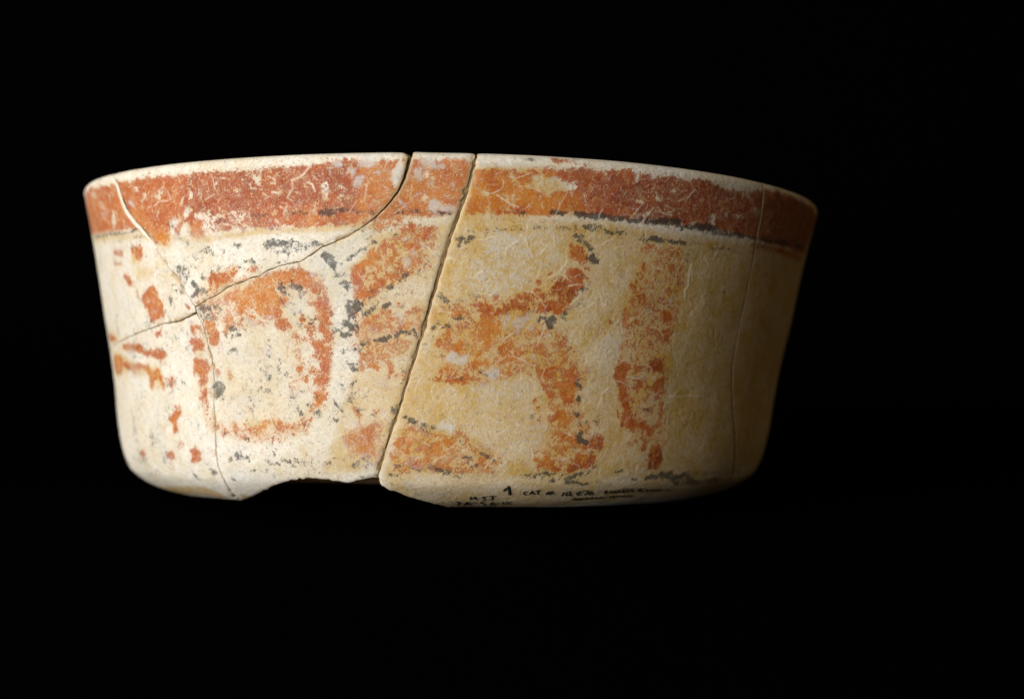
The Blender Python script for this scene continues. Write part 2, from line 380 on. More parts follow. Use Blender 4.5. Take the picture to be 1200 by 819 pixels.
R 0.9 0.5 0 -6296,11123 -6039,11204 -5636,11223 -5394,11105 -5334,10909 -5082,10821 -4970,10930 -4776,10899 -4696,10706 -4773,10488 -4942,10407 -5104,10545 -5285,10602 -5427,10771 -5675,10886 -6200,10921
K 0.3 0.5 1200 -5400,11049 -5347,10770
K 0.35 0.5 800 -4965,10985 -4743,10925
R 0.6 0.12 0 -7176,10719 -6528,10663 -6355,10376 -5946,10265 -5605,10268 -5358,10213 -5184,9992 -4973,9966 -4924,9664 -4842,9337 -4824,9010 -4950,9170 -5005,9443 -5141,9550 -5203,9107 -5282,9049 -5284,9658 -5463,9933 -5725,9986 -5898,9756 -5980,9981 -6332,10089 -6622,9735 -6958,9606 -7232,9949
O 0.7 0.5 0 -7212,10837 -6298,10721 -5835,10323 -4933,10049 -4819,9119 -5324,8992 -5323,9657 -5858,9644 -5980,9981 -6852,9552 -7142,9952
R 0.7 0.15 0 -7310,11789 -6575,11591 -6614,11418 -7341,11373
O 0.4 0.5 0 -7352,11909 -6397,11700 -6544,11358 -7566,11316
R 0.5 0.2 0 -4698,9668 -4552,9561 -4536,9236 -4661,9124 -4714,9340
R 0.7 0.35 0 -5108,12919 -4871,12955 -4628,12936 -4621,12610 -4780,12512 -4924,12302 -5019,12363 -5029,12638
G 0.5 0.5 0 -4912,12849 -4821,12787 -4838,12570 -4930,12631
R 0.75 0.5 0 -4970,11755 -4768,11856 -4784,11638 -4919,11561
K 0.4 0.5 1200 -4684,11743 -4610,11522 -4533,11356
K 0.35 0.5 800 -4403,11622 -4392,11351
K 0.3 0.5 800 -4437,11949 -4268,12048
K 0.45 0.5 1000 -4385,9401 -4310,9187
K 0.35 0.5 1200 -4527,9453 -4502,9345
K 0.3 0.5 600 -4460,8913 -4434,8806
K 0.2 0.5 800 -4618,10977 -4595,10868
R 0.85 0.2 0 -4784,7720 -4627,7923 -4512,8186 -4446,8062 -4529,7672 -4593,7410 -4555,7090 -4676,6885 -4685,7404
R 0.6 0.3 0 -4632,8308 -4443,8190 -4520,7929
R 0.6 0.2 0 -4583,6633 -4449,6514 -4496,6346 -4602,6369
R 0.3 0.2 0 -5167,7431 -4999,7379 -5006,7248 -5130,7303
R 0.7 0.35 0 -5966,5932 -5715,5968 -5833,5674 -6034,5643
K 0.3 0.5 800 -5946,5727 -6076,5494
R 0.95 0.3 0 -5005,5857 -4817,6081 -4721,5891 -4866,5671 -4991,5655
R 0.8 0.25 0 -4302,6201 -4180,6082 -4099,5892 -4124,5623 -4358,5596 -4290,5939
E 0.5 0.5 0 -4129,6348 -4052,6094 -4093,5959
K 0.55 0.5 800 -4350,4963 -4306,4561
K 0.3 0.5 600 -4210,7692 -4214,7564
K 0.35 0.5 800 -4116,7666 -4081,7317
K 0.3 0.5 600 -4205,7373 -4176,7311
K 0.25 0.5 2400 -6080,4652 -5445,4865
O 0.9 0.5 0 -5237,3868 -4373,3983 -4919,2781 -6260,2250 -6840,3158
K 0.3 0.5 800 -5016,3935 -4518,3669
K 0.2 0.5 1000 -6076,5494 -5956,5442
K 0.3 0.5 600 -3986,7005 -3925,6945
R 0.7 0.5 0 -4061,8587 -3889,8908 -3862,8782 -3925,8592
K 0.45 0.5 800 -3661,8913 -3582,8790
K 0.5 0.5 800 -3544,8604 -3501,8792
K 0.4 0.5 800 -3373,8546 -3319,8703
K 0.35 0.5 800 -3416,8327 -3402,8358
K 0.3 0.5 600 -4226,7691 -4205,7373
K 0.35 0.5 800 -4101,7635 -4058,7542
K 0.3 0.5 600 -4110,7379 -4099,7252
K 0.35 0.5 600 -4001,7004 -3855,6918
R 0.6 0.65 0 -3337,7612 -3261,7553 -3217,7242 -3275,6988 -3368,7423
R 0.42 0.12 0 -3159,7558 -2965,7380 -2767,7761 -2583,7706 -2679,7393 -2877,6947 -3072,6999 -3141,7246
R 0.35 0.1 0 -2584,7644 -2323,7715 -2329,7160 -2456,7031 -2588,7335
O 0.4 0.5 0 -3660,7659 -3107,7685 -2582,7768 -2323,7715 -2330,7099 -2783,6890 -3171,7057 -3638,7408
R 0.4 0.1 0 -3024,8308 -2950,8372 -2954,8063 -3016,7999
K 0.45 0.5 600 -3539,7035 -3472,7007
K 0.5 0.5 1000 -3114,6840 -3053,6780
K 0.3 0.5 600 -3349,7141 -3273,7051
K 0.35 0.5 400 -3487,6305 -3466,6178
R 0.75 0.2 0 -4301,6202 -4161,6345 -4056,6029 -4117,5691 -4230,5543 -4366,5527 -4295,5872
K 0.5 0.5 600 -4053,5697 -3960,5402
K 0.55 0.5 1200 -3938,5089 -3834,5065
K 0.55 0.5 800 -4375,4922 -4305,4561
O 0.9 0.5 0 -4865,3979 -4425,4096 -4113,3489 -4220,2753 -4658,2661 -5550,2800
K 0.35 0.5 1000 -4719,3751 -4248,3601
K 0.3 0.5 800 -5116,3477 -4756,3669
K 0.6 0.5 1000 -3464,5755 -3401,5891
K 0.65 0.5 800 -3340,6027 -3228,6164 -3215,5907 -3325,5833
K 0.6 0.5 800 -3197,5778 -3109,5980 -3052,5855 -3094,5786
K 0.6 0.5 1000 -2771,5811 -2682,5687 -2565,5662
K 0.7 0.5 1200 -2488,5830 -2363,5741
K 0.5 0.5 600 -3078,5286 -2917,5402 -2749,5348
K 0.4 0.5 600 -2903,5267 -2526,5125
K 0.3 0.5 400 -2653,5356 -2384,5308
K 0.25 0.5 1000 -3125,4817 -2901,4763
K 0.4 0.5 800 -3587,4839 -3455,4778
G 0.6 0.5 0 -3627,5472 -2903,5267 -2524,5160 -2838,4504 -3318,4214 -3541,4767
O 0.9 0.5 0 -3630,3467 -3425,3440 -3668,2742 -3849,2794
K 0.3 0.5 1000 -3032,4021 -2685,4524
R 0.6 0.2 0 -2511,12801 -2350,12794 -2376,12383 -2273,12225 -2245,11863 -2320,11683 -2407,11815 -2514,11922 -2485,12387
R 0.35 0.2 0 -2789,12814 -2529,12802 -2551,12648 -2792,12711
R 0.6 0.4 0 -2094,12477 -2026,12372 -2048,12116 -2119,12014 -2155,11964 -2133,12221
R 0.85 0.45 0 -1818,12777 -1718,12774 -1738,12519 -1673,12416 -1695,11904 -1682,11596 -1752,11391 -1765,11648 -1832,11700 -1808,12214 -1910,12216 -1890,12420 -1805,12470
R 0.55 0.25 0 -2037,11755 -1961,12165 -1911,12113 -1918,11650 -1988,11548
R 0.42 0.1 0 -2235,11449 -2093,11498 -1956,11393 -1976,11187 -2188,11138 -2258,11190
R 0.85 0.4 0 -1976,11187 -1872,11289 -1771,11185 -1723,10979 -1761,10567 -1832,10361 -1953,10412 -1968,10567 -1879,10773 -1910,10980
G 0.7 0.5 0 -2138,10904 -1963,10903 -1983,10748 -2123,10775
E 0.9 0.5 0 -2091,10567 -1951,10567 -1953,10386 -2076,10386
R 0.6 0.3 0 -2220,10257 -2114,10205 -2119,9843 -2191,9790
R 0.6 0.45 0 -2062,10102 -1974,10102 -1854,9896 -1891,9638 -1978,9689 -2011,9895
R 0.65 0.5 0 -2102,9688 -2031,9740 -2016,9430 -2088,9326
R 0.85 0.5 0 -1962,9508 -1891,9612 -1822,9484 -1771,9304 -1928,9354
R 0.7 0.45 0 -1983,9070 -1877,9071 -1825,8969 -1966,8889
R 0.4 0.4 0 -1870,9999 -1767,10000 -1802,9922
K 0.4 0.5 1000 -2229,12687 -2178,12582
K 0.4 0.5 800 -2126,12581 -2092,12580
K 0.5 0.5 1000 -1631,11673 -1514,11774
K 0.85 0.5 1200 -1467,11543 -1402,11543
K 0.3 0.5 800 -1675,10722 -1642,10567
K 0.55 0.5 600 -1549,9282 -1506,9385
K 0.6 0.5 800 -1414,9233 -1313,9491
K 0.3 0.5 600 -1600,8973 -1583,8974
K 0.3 0.5 600 -1489,10928 -1490,10773
K 0.4 0.5 1000 -2126,9016 -2055,8914
K 0.5 0.5 1200 -2310,8806 -2237,8704
K 0.4 0.5 1200 -1949,8710 -1896,8711
K 0.3 0.5 800 -2289,9168 -2235,9066
K 0.3 0.5 600 -2516,8802 -2479,8750
G 0.5 0.5 0 -2620,9684 -2412,9685 -2419,9063 -2571,9060
G 0.4 0.5 0 -2725,10990 -2536,10987 -2375,10725 -2400,10413 -2701,10415
G 0.4 0.5 0 -2381,9219 -2090,9068 -2092,8655 -2385,8701
K 0.9 0.5 260 -2630,9971 -2652,9475
K 0.5 0.5 600 -2823,9134 -2725,9110
K 0.55 0.5 1000 -2706,9006 -2629,9007
K 0.7 0.5 1600 -1353,12718 -1280,12768
K 0.7 0.5 1600 -1379,12463 -1331,12310
K 0.7 0.5 1800 -1446,12106 -1383,11850
K 0.6 0.5 1200 -1301,11952 -1286,11748
K 0.4 0.5 1200 -2328,8756 -2198,8759
K 0.5 0.5 1200 -2319,8451 -2309,8390
K 0.5 0.5 1000 -2040,8396 -1998,8337
K 0.4 0.5 800 -1871,8522 -1850,8583
K 0.7 0.5 1000 -2201,8270 -2138,7967
K 0.5 0.5 600 -2267,8116 -2180,8088
K 0.45 0.5 800 -1925,8034 -1883,8157 -1863,7914
K 0.45 0.5 600 -1947,7850 -1873,7852
K 0.5 0.5 800 -2076,7601 -2056,7418
K 0.35 0.5 1200 -1943,8764 -1902,8704
R 0.4 0.15 0 -2429,7342 -2207,7412 -2078,7294 -2210,7104 -2433,7032
R 0.5 0.2 0 -2150,7752 -2064,7724 -2076,7571 -2140,7599
R 0.3 0.1 0 -2560,7707 -2469,7710 -2471,7525 -2539,7523
O 0.35 0.5 0 -2605,7767 -2380,7713 -2078,7356 -2168,7044 -2477,7092
O 0.35 0.5 0 -2199,6482 -2046,6489 -2083,5855 -2165,6042
K 0.6 0.5 1000 -2464,5832 -2401,5706 -2312,5647
K 0.5 0.5 1200 -2260,5845 -2207,5751
K 0.6 0.5 800 -2657,5688 -2565,5662
K 0.4 0.5 500 -2127,5853 -2088,6046
K 0.25 0.5 800 -1900,5801 -1835,5804
K 0.3 0.5 600 -2643,5151 -2502,5127
K 0.3 0.5 400 -2605,5360 -2442,5338
K 0.75 0.5 500 -1635,8558 -1554,8287 -1494,7955
K 0.55 0.5 1000 -1657,7706 -1575,7678
K 0.4 0.5 600 -1595,8104 -1534,8045
K 0.65 0.5 500 -1414,8956 -1334,8776 -1295,8626
K 0.5 0.5 800 -1728,6441 -1665,6538
K 0.6 0.5 1200 -1762,5744 -1720,5746
R 0.4 0.3 0 -1738,5874 -1696,5876 -1699,5747 -1741,5745
K 0.4 0.5 600 -1673,5972 -1568,6009 -1487,5886
K 0.5 0.5 1000 -1389,5633 -1284,5767 -1267,5573
K 0.35 0.5 1200 -1200,5961 -1119,6028 -1101,5774
K 0.3 0.5 400 -1610,5188 -1358,5202
K 0.35 0.5 800 -1259,5033 -1037,5183
R 0.75 0.22 0 -1374,8382 -1314,8383 -1274,8112 -1234,7992 -1234,7323 -1154,7508 -1025,7573 -1026,6094 -1158,6215 -1299,6272 -1336,6644 -1418,6579 -1477,6824 -1455,7071 -1334,7075 -1254,6955 -1254,7749 -1313,7929
K 0.5 0.5 800 -1334,8292 -1234,8052
E 0.5 0.5 0 -1295,6831 -1255,6709 -1216,6524 -1257,6398
O 0.6 0.5 0 -1474,8046 -1234,7992 -1254,7566 -1454,7621
K 0.95 0.5 0 -1774,15102 -1675,15299 -1553,14766 -1523,14563 -1572,14363 -1650,14568 -1712,14822
E 0.55 0.5 0 -1742,15076 -1677,15148 -1646,15021 -1711,14948
K 0.45 0.5 500 -1582,15068 -1444,14510
K 0.75 0.5 1200 -1464,13855 -1402,13753 -1370,13702
K 0.4 0.5 1200 -1446,14208 -1415,14157
K 0.4 0.5 1600 -1590,14162 -1526,14160
K 0.55 0.5 1400 -1391,12891 -1295,13042
K 0.5 0.5 1600 -1344,12789 -1265,12737
K 0.4 0.5 1000 -1394,14911 -1315,15059
K 0.3 0.5 800 -1484,13400 -1421,13298
R 0.8 0.28 0 -1359,14508 -1171,14805 -1062,15404 -1016,15653 -1047,15304 -941,14953 -971,14853 -1002,14803 -941,14502 -972,14402 -1048,14603 -1141,14554 -1173,14303 -1251,14103 -1174,14052 -1206,13851 -1300,13751 -1363,13777 -1369,14055
O 0.85 0.5 0 -1390,14559 -1248,14807 -1108,15205 -1016,15303 -1032,14904 -1140,14855 -1330,14155
R 0.8 0.2 0 -948,15602 -895,15602 -895,15452 -940,15402
R 0.85 0.55 0 -842,15252 -759,15252 -684,15053 -699,14953 -774,14827 -804,14902 -759,15052
R 0.8 0.3 0 -805,15651 -745,15601 -745,15402 -790,15402
R 0.88 0.6 0 -568,16100 -508,16002 -493,15803 -507,15653 -566,15553 -640,15602 -700,15601 -625,15453 -579,15204 -624,15003 -579,15054 -504,15005 -488,14856 -473,14756 -427,14557 -456,14456 -518,14855 -563,14904 -564,15004 -490,15255 -416,15257 -446,15455 -432,15605 -507,15753 -419,15854 -359,15756 -316,15956 -347,16104 -391,16203 -420,16103 -449,15953 -509,16200 -540,16497 -584,16497
G 0.9 0.5 0 -509,16200 -450,16201 -420,15954 -464,15903 -508,16002
G 0.9 0.5 0 -432,15505 -344,15607 -341,15258 -400,15207
G 0.85 0.5 0 -624,15053 -563,14904 -562,14604 -623,14653
G 0.8 0.5 0 -565,15204 -489,15105 -503,14905 -564,14954
G 0.7 0.5 0 -656,15851 -567,15901 -552,15702 -641,15652
G 0.6 0.5 0 -835,16099 -775,15999 -790,15751 -850,15801
E 0.9 0.5 0 -507,15653 -462,15654 -469,15430 -506,15429
R 0.88 0.55 0 -1295,13195 -1270,13397 -1175,13547 -1113,13547 -1112,13799 -1034,13849 -972,13949 -941,14151 -895,13949 -849,14050 -865,14201 -804,14251 -758,14201 -682,14402 -607,14553 -592,14454 -682,14302 -758,14101 -819,14100 -895,13849 -973,13698 -1019,13496 -1020,13294 -1083,13193 -1129,13244 -1224,13143
E 0.8 0.5 0 -1097,13446 -1051,13496 -1051,13345 -1098,13294
R 0.6 0.12 0 -1059,16500 -643,16496 -642,16199 -716,16198 -805,16347 -940,16150 -1045,16201
K 0.65 0.5 1000 -1388,14861 -1325,15009 -1169,15356
K 0.4 0.5 1200 -1231,15257 -1154,15306
K 0.5 0.5 1400 -1046,15653 -1023,15603
K 0.85 0.5 1200 -1474,13856 -1396,13677
K 0.4 0.5 1200 -1440,14208 -1416,14157
K 0.35 0.5 1000 -1031,15603 -1016,15503
K 0.45 0.5 800 -805,15950 -760,15950
K 0.7 0.5 800 -689,13976 -666,14127 -591,14203
K 0.5 0.5 800 -576,14303 -531,14404
K 0.7 0.5 800 -397,14658 -323,14760
K 0.35 0.5 800 -413,14857 -354,14859
K 0.7 0.5 1200 -818,13597 -795,13648
K 0.85 0.5 1200 -911,12788 -834,12915
K 0.7 0.5 1200 -1164,12483 -1037,12737
K 0.75 0.5 1400 -1385,12917 -1304,13043 -1226,12890
K 0.65 0.5 1800 -1371,12586 -1291,12636
K 0.5 0.5 800 -1145,13193 -1020,13193
K 0.45 0.5 800 -1051,13496 -1020,13395
K 0.4 0.5 600 -265,15011 -190,14964
R 0.5 0.2 0 -328,15558 -270,15609 -284,15509
O 0.6 0.5 0 -316,15857 -271,15809 -284,15609
R 0.4 0.2 0 -209,15462 -135,15415 -164,15314
K 0.3 0.5 1200 -429,14907 -383,14858
O 0.7 0.5 0 -958,13243 -803,13446 -681,13699 -757,13497 -927,13041
O 0.9 0.5 0 -555,12792 -433,13048 -326,13000 -337,12397 -554,12391
R 0.7 0.2 0 -740,12891 -663,12942 -648,12791 -740,12739
R 0.5 0.15 0 -911,12686 -802,12687 -833,12387 -912,12387
R 0.6 0.4 0 -1132,12483 -1037,12584 -990,12386 -1133,12386
G 0.5 0.5 0 -725,12637 -647,12689 -647,12390 -740,12388
G 0.4 0.5 0 -468,13853 -377,13856 -405,13503 -497,13501
K 0.75 0.5 2000 -1371,12667 -1290,12717
K 0.7 0.5 1600 -1389,12361 -1340,12412
K 0.8 0.5 1600 -1456,12107 -1376,11850
K 0.65 0.5 1200 -1311,11952 -1288,11697
K 0.85 0.5 1200 -1493,11544 -1395,11543
K 0.6 0.5 1200 -1235,11108 -1121,11186
K 0.6 0.5 1000 -1180,12513 -1037,12665
K 0.35 0.5 1000 -1325,12259 -1294,12157
R 0.85 0.4 0 -1246,12054 -1149,12207 -1037,12513 -959,12361 -975,12106 -912,11903 -928,11801 -992,11749 -944,11673 -1040,11646 -1103,11799 -1118,12003 -1198,12003 -1231,11799 -1264,11646
E 0.8 0.5 0 -1086,12004 -1039,11953 -1007,11851 -1039,11825 -1079,11902
G 0.9 0.5 0 -1054,12309 -998,12361 -999,12157 -1046,12157
R 0.6 0.2 0 -974,12666 -818,12768 -833,12514 -912,12463
R 0.8 0.45 0 -865,12311 -802,12362 -802,12057 -786,11547 -833,11495 -833,11853 -857,12056
R 0.8 0.4 0 -755,12363 -709,12312 -708,11905 -630,12008 -615,12161 -522,12163 -521,11909 -598,11754 -708,11701 -724,11905
G 0.8 0.5 0 -725,12668 -632,12669 -631,12314 -661,12008 -708,12058 -724,12465
G 0.6 0.5 0 -802,11904 -739,11905 -755,11548 -786,11547
O 0.9 0.5 0 -570,12771 -324,12777 -397,12064 -489,11807 -522,12214
R 0.35 0.05 0 -555,12772 -340,12777 -399,12319 -522,12366
K 0.8 0.5 1000 -1025,11263 -897,11341 -818,11496
R 0.7 0.3 0 -1025,11186 -865,11342 -833,11495 -802,11445 -913,11239 -1009,11059
K 0.7 0.5 1000 -754,11496 -645,11651 -488,11655
R 0.6 0.15 0 -707,11344 -613,11448 -597,11346 -691,11268
R 0.5 0.3 0 -551,11755 -458,11757 -429,12165 -397,12115 -426,11605 -535,11603
R 0.8 0.1 0 -1244,10775 -1155,10775 -1156,10416 -1238,10364
R 0.7 0.4 0 -1271,10210 -1222,10211 -1190,10006 -1272,9902
R 0.75 0.4 0 -1124,10263 -1059,10315 -978,10214 -961,10009 -1010,9829 -1059,10110 -1157,10057
R 0.6 0.25 0 -1074,10776 -929,10676 -881,10523 -833,10319 -784,10268 -800,9910 -767,9705 -831,9704 -864,10062 -832,10165 -897,10471 -1074,10623
R 0.75 0.3 0 -751,9859 -703,9860 -702,9656 -750,9604
R 0.5 0.45 0 -591,9914 -528,10018 -558,9659 -637,9453 -670,9656
O 0.7 0.5 0 -564,11142 -425,11554 -393,11453 -483,10633 -544,10017 -607,9811 -547,10631
K 0.6 0.5 800 -1350,10877 -1252,10826
K 0.75 0.5 800 -1436,10311 -1387,10106 -1338,9978 -1289,9902
K 0.6 0.5 1000 -1370,10209 -1304,10158
K 0.3 0.5 800 -1336,10569 -1319,10518
K 0.65 0.5 1000 -1407,9233 -1323,9491
K 0.5 0.5 800 -1525,9359 -1508,9360
K 0.5 0.5 600 -1357,8824 -1306,8672
K 0.3 0.5 600 -1059,9546 -1042,9495
K 0.3 0.5 600 -1457,9540 -1423,9592
G 0.35 0.5 0 -1173,10006 -1026,9906 -863,9499 -813,9193 -1025,9189
G 0.6 0.5 0 -833,10524 -769,10525 -768,10269 -816,10268
R 0.78 0.2 0 -1275,6770 -1194,7446 -1115,7570 -1016,7512 -1036,7329 -1095,7205 -1076,6653 -997,6532 -1017,6282 -1158,6089 -1278,6273
R 0.6 0.4 0 -1274,8112 -1224,7992 -1234,7749 -1273,7748
K 0.5 0.5 1000 -1274,8233 -1244,8113
R 0.5 0.12 0 -1057,8178 -960,8301 -979,8059 -1037,7997
K 0.45 0.5 800 -1047,7966 -1037,7936
K 0.85 0.5 1200 -776,8215 -737,8126
K 0.4 0.5 600 -1137,8569 -1133,8509
K 0.35 0.5 1400 -1221,5897 -1101,5774
K 0.4 0.5 600 -1286,5637 -1164,5578
G 0.4 0.5 0 -1240,6023 -1038,6031 -1023,5518 -1246,5574
K 0.25 0.5 800 -1171,5245 -1048,5250
O 0.5 0.5 0 -996,6779 -858,6968 -878,6412 -939,6034 -977,6284
O 0.85 0.5 0 250,18883 217,18185 151,17556 128,16818 1177,16781 1880,16753 3235,16502 4469,16470 4842,14707 4800,11747 4996,8788 5466,5499 4563,4894 1520,5081 -908,5223 -658,7831 -329,12021 -22,15590
G 0.3 0.5 0 200,19659 1140,19659 1115,18996 687,18784 260,18884
O 0.9 0.5 0 132,15927 346,15443 281,14738 142,15129
G 0.55 0.5 0 470,16051 968,16103 1028,13587 816,13771 608,13350 395,13234 272,13278 186,14029 309,14890 418,15548
O 0.9 0.5 0 638,14211 776,14223 752,13867 660,13859
K 0.9 0.5 700 30,15797 133,15827
K 0.8 0.5 800 63,15450 83,15675
K 0.85 0.5 800 191,15906 250,15885
K 0.75 0.5 600 157,15630 236,15809
K 0.4 0.5 1000 -118,15864 -88,15816
W 0.9 0.5 800 276,14085 318,14263 392,14394
W 0.8 0.5 700 681,15120 683,15421 777,15631 848,15838
W 0.7 0.5 600 919,14690 938,14894
W 0.6 0.5 800 139,16524 159,16078
W 0.5 0.5 600 104,14577 130,14879
W 0.7 0.5 800 -50,14920 10,14922
W 0.5 0.5 600 59,14524 120,14503
W 0.5 0.5 600 326,13735 570,13752 604,13552
W 0.5 0.5 600 369,14894 389,14594
K 0.4 0.5 600 242,13276 348,13333 513,13495
K 0.55 0.5 1000 -169,13258 -61,13110
K 0.55 0.5 1200 61,13115 106,13117
R 0.5 0.3 0 122,13068 214,13072 200,12995
O 1 0.5 0 -183,13055 16,13012 202,12818 208,12417 -208,12400
R 0.7 0.1 0 -9,12504 173,12665 217,12819 254,12419 -8,12408
R 0.93 0.8 0 342,12724 385,12930 461,12985 525,12837 649,12845 770,13006 784,13109 895,13016 1039,13130 1050,12672 902,12711 806,12805 748,12597 655,12540 595,12439 347,12424
R 0.6 0.3 0 279,12822 342,12724 299,12518
R 0.55 0.25 0 809,13365 960,13581 1029,13537 1038,13181 859,13217
W 0.7 0.5 600 753,15628 841,15738 866,15991 948,15699 975,15552 1039,15106
W 0.6 0.5 600 936,14894 940,14718 864,14685
K 0.4 0.5 600 1021,14878 1030,14843
W 0.6 0.5 800 1282,14173 1404,14391 1447,14549
K 0.95 0.5 1000 1608,16044 1672,16055 1645,15899
K 0.5 0.5 1000 1681,15803 1690,16008
K 0.9 0.5 1000 1749,15713 1776,15641
K 0.4 0.5 600 1759,15867 1828,15777
K 0.8 0.5 1000 1839,15474 1854,15527
K 1 0.5 1400 1853,15093 1932,14978
K 0.7 0.5 800 1896,15279 1902,15127
K 0.6 0.5 800 1799,15212 1823,15011
K 0.45 0.5 600 1876,13994 1862,14147
R 0.85 0.25 0 1539,15729 1620,15692 1720,15606 1764,15257 1804,15060 1791,14955 1742,14948 1641,15060 1543,15096 1534,15374
R 0.75 0.6 0 1755,15052 1839,15014 1777,14902
R 1 0.9 0 1521,14508 1621,14675 1686,14684 1760,14439 1797,14086 1780,13878 1704,13663 1620,13703 1674,13556 1665,13350 1586,13238 1609,13035 1515,12870 1491,12610 1375,12650 1339,12749 1194,12736 1132,12653 1143,12833 1184,13093 1326,13209 1440,13170 1452,13325 1323,13311 1327,13720 1413,14087 1482,13942 1524,14152 1603,14213
R 0.8 0.7 0 927,13273 1002,13432 1095,13492 1105,13697 1197,13808 1272,13408 1261,13203 1134,13190 1009,13128
R 0.85 0.85 0 808,13009 919,12916 985,12820 1030,12925 1020,12669 924,12712 814,12704
R 0.75 0.6 0 1253,14068 1301,14074 1307,13871 1258,13916
R 0.5 0.4 0 1261,14374 1353,14486 1298,14175
R 0.5 0.1 0 1094,14152 1188,14162 1181,13806 1116,13901
R 0.45 0.15 0 1359,14842 1423,14800 1398,14594
R 0.8 0.6 0 1705,14585 1800,14701 1742,14488
O 0.9 0.5 0 1062,14149 1258,13916 1304,13411 1197,13808 1003,13382 893,13372
W 0.8 0.5 500 1566,13850 1678,13941 1744,13950
K 0.6 0.5 1200 1752,13720 1806,13830
K 0.7 0.5 800 1525,12562 1584,12774
K 0.65 0.5 700 1679,12939 1733,13075
K 0.5 0.5 600 1753,13206 1783,13313
W 0.7 0.5 800 1755,13618 1731,13358 1611,12983
W 0.5 0.5 600 1973,13234 2022,12877
O 0.8 0.5 0 1924,14515 2217,14615 2305,12606 1828,12548 1865,13375 1981,13907
G 0.4 0.5 0 982,16205 1380,16260 1493,15672 1428,14648 1025,14398 764,15077 746,15978
R 1 0.85 0 341,12805 618,12822 609,12516 530,12562 519,12306 442,12251 394,12350 375,12553
R 0.9 0.8 0 653,12621 713,12778 836,12838 747,12627
R 0.9 0.85 0 774,12833 1046,12855 1049,12728 903,12690 807,12734
R 0.7 0.12 0 0,12382 67,12588 192,12442 163,12288 40,12257
K 0.75 0.5 800 24,12307 163,12313
K 0.7 0.5 1000 -250,11865 -234,11840
K 0.55 0.5 800 -143,12021 -118,11869
K 0.5 0.5 1200 -58,11999 -42,11974
O 1 0.5 0 -287,12626 -39,12482 61,11774 34,11466 -134,11052 -218,9924 -283,10075 -276,11252 -323,11250
E 0.9 0.5 0 237,12495 391,12554 394,12350 287,12268
R 0.75 0.12 0 319,12193 473,12304 666,12009 672,11702 612,11545 557,11081 463,11025 444,11229 489,11385 425,11433 389,11738 449,11894 290,12090
R 0.6 0.05 0 -94,11768 30,11824 48,11569 -60,11514
R 0.6 0.08 0 -215,11356 -107,11512 -118,11052 -211,10947
R 0.85 0.75 0 -40,11029 69,11161 114,11316 208,11269 227,11065 196,11013 132,11061 199,10808 184,10705 89,10804 -7,10903
K 0.4 0.5 1000 178,11165 227,11065
R 0.75 0.4 0 289,11119 349,11275 414,11125 384,11047
R 0.9 0.7 0 329,10557 357,10763 403,10868 454,10665 456,10563 345,10507
R 0.85 0.35 0 305,10043 239,10195 315,10403 441,10459 539,10361 509,10206 414,10176 369,10020
R 0.6 0.1 0 -146,10642 -67,10696 -66,10542 -113,10490
R 0.75 0.2 0 -149,10130 -30,10160 -12,9981 -74,9825 -139,9926
R 0.65 0.35 0 4,9930 81,10138 129,10088 54,9778 6,9726
R 0.75 0.35 0 -214,9463 -137,9721 -24,9571 118,9729 212,9835 193,10039 242,9990 229,9784 359,9584 488,9589 489,9512 362,9431 264,9530 202,9374 43,9318 9,9521 -102,9416
K 0.45 0.5 800 55,9625 296,9531
K 0.6 0.5 800 451,9895 517,9795
K 0.65 0.5 800 613,9799 646,9749
R 0.88 0.4 0 602,10415 647,10572 714,10421 777,10475 733,10267 671,10136 621,10262
R 0.75 0.3 0 637,11085 713,11243 774,11349 885,11408 909,11049 844,11096 818,10838 775,10578 659,10778
R 0.85 0.65 0 853,10685 913,10895 1012,10798 1000,10642 905,10534
R 0.75 0.5 0 1041,10954 1091,11112 1099,10803 1064,10698
R 0.8 0.3 0 738,10010 818,10066 829,10324 876,10378 866,10119 789,9884
R 0.55 0.4 0 806,9859 870,9914 841,9758
R 0.5 0.15 0 826,11891 953,11926 939,11848
R 0.5 0.2 0 913,11564 1008,11621 995,11492
R 0.4 0.1 0 948,10072 1065,9975 1055,9716 985,9868
G 0.9 0.5 0 -81,10491 26,10801 185,10654 309,10813 268,10350 129,10088 1,10237
G 0.8 0.5 0 496,10051 622,10159 709,9855 618,9543 517,9744
G 0.7 0.5 0 560,10927 654,11034 660,10726 581,10671
G 0.7 0.5 0 877,11767 940,11771 929,11565 880,11613
G 0.6 0.5 0 -84,9263 28,9266 14,9061 -83,9110
G 0.6 0.5 0 624,12517 843,12532 1050,12702 1072,11832 767,11708 665,12060
E 0.7 0.5 0 436,9843 483,9897 471,9640 405,9740
O 0.7 0.5 0 318,12295 633,12058 869,11407 948,10794 695,10574 621,11084 463,11076
G 0.4 0.5 0 218,9426 1124,9771 1149,8643 228,8613
K 0.95 0.5 700 1200,12253 1212,12383 1284,12415
K 1 0.5 1000 1305,12262 1417,12324 1415,12401 1350,12370
K 0.95 0.5 1200 1342,12111 1392,12090
K 0.75 0.5 800 1526,12541 1555,12647 1583,12805
K 0.5 0.5 600 1618,12757 1665,12865
K 0.3 0.5 800 1546,12440 1597,12393
R 1 0.9 0 1127,12862 1580,12907 1554,12699 1491,12589 1423,12685 1340,12728 1258,12746 1149,12634
R 0.9 0.85 0 811,12836 1032,12854 1019,12725 814,12709
O 0.9 0.5 0 1131,12709 1423,12685 1460,12534 1186,12458
R 0.6 0.15 0 1185,11892 1302,11798 1292,11591 1209,11636
R 0.75 0.2 0 1485,11244 1530,11403 1582,11356 1553,11198
R 0.88 0.4 0 1467,10724 1565,10835 1593,11019 1681,10948 1669,10791 1603,10734 1573,10601
R 0.6 0.45 0 1220,11224 1319,11231 1344,10923 1266,10762 1227,10966
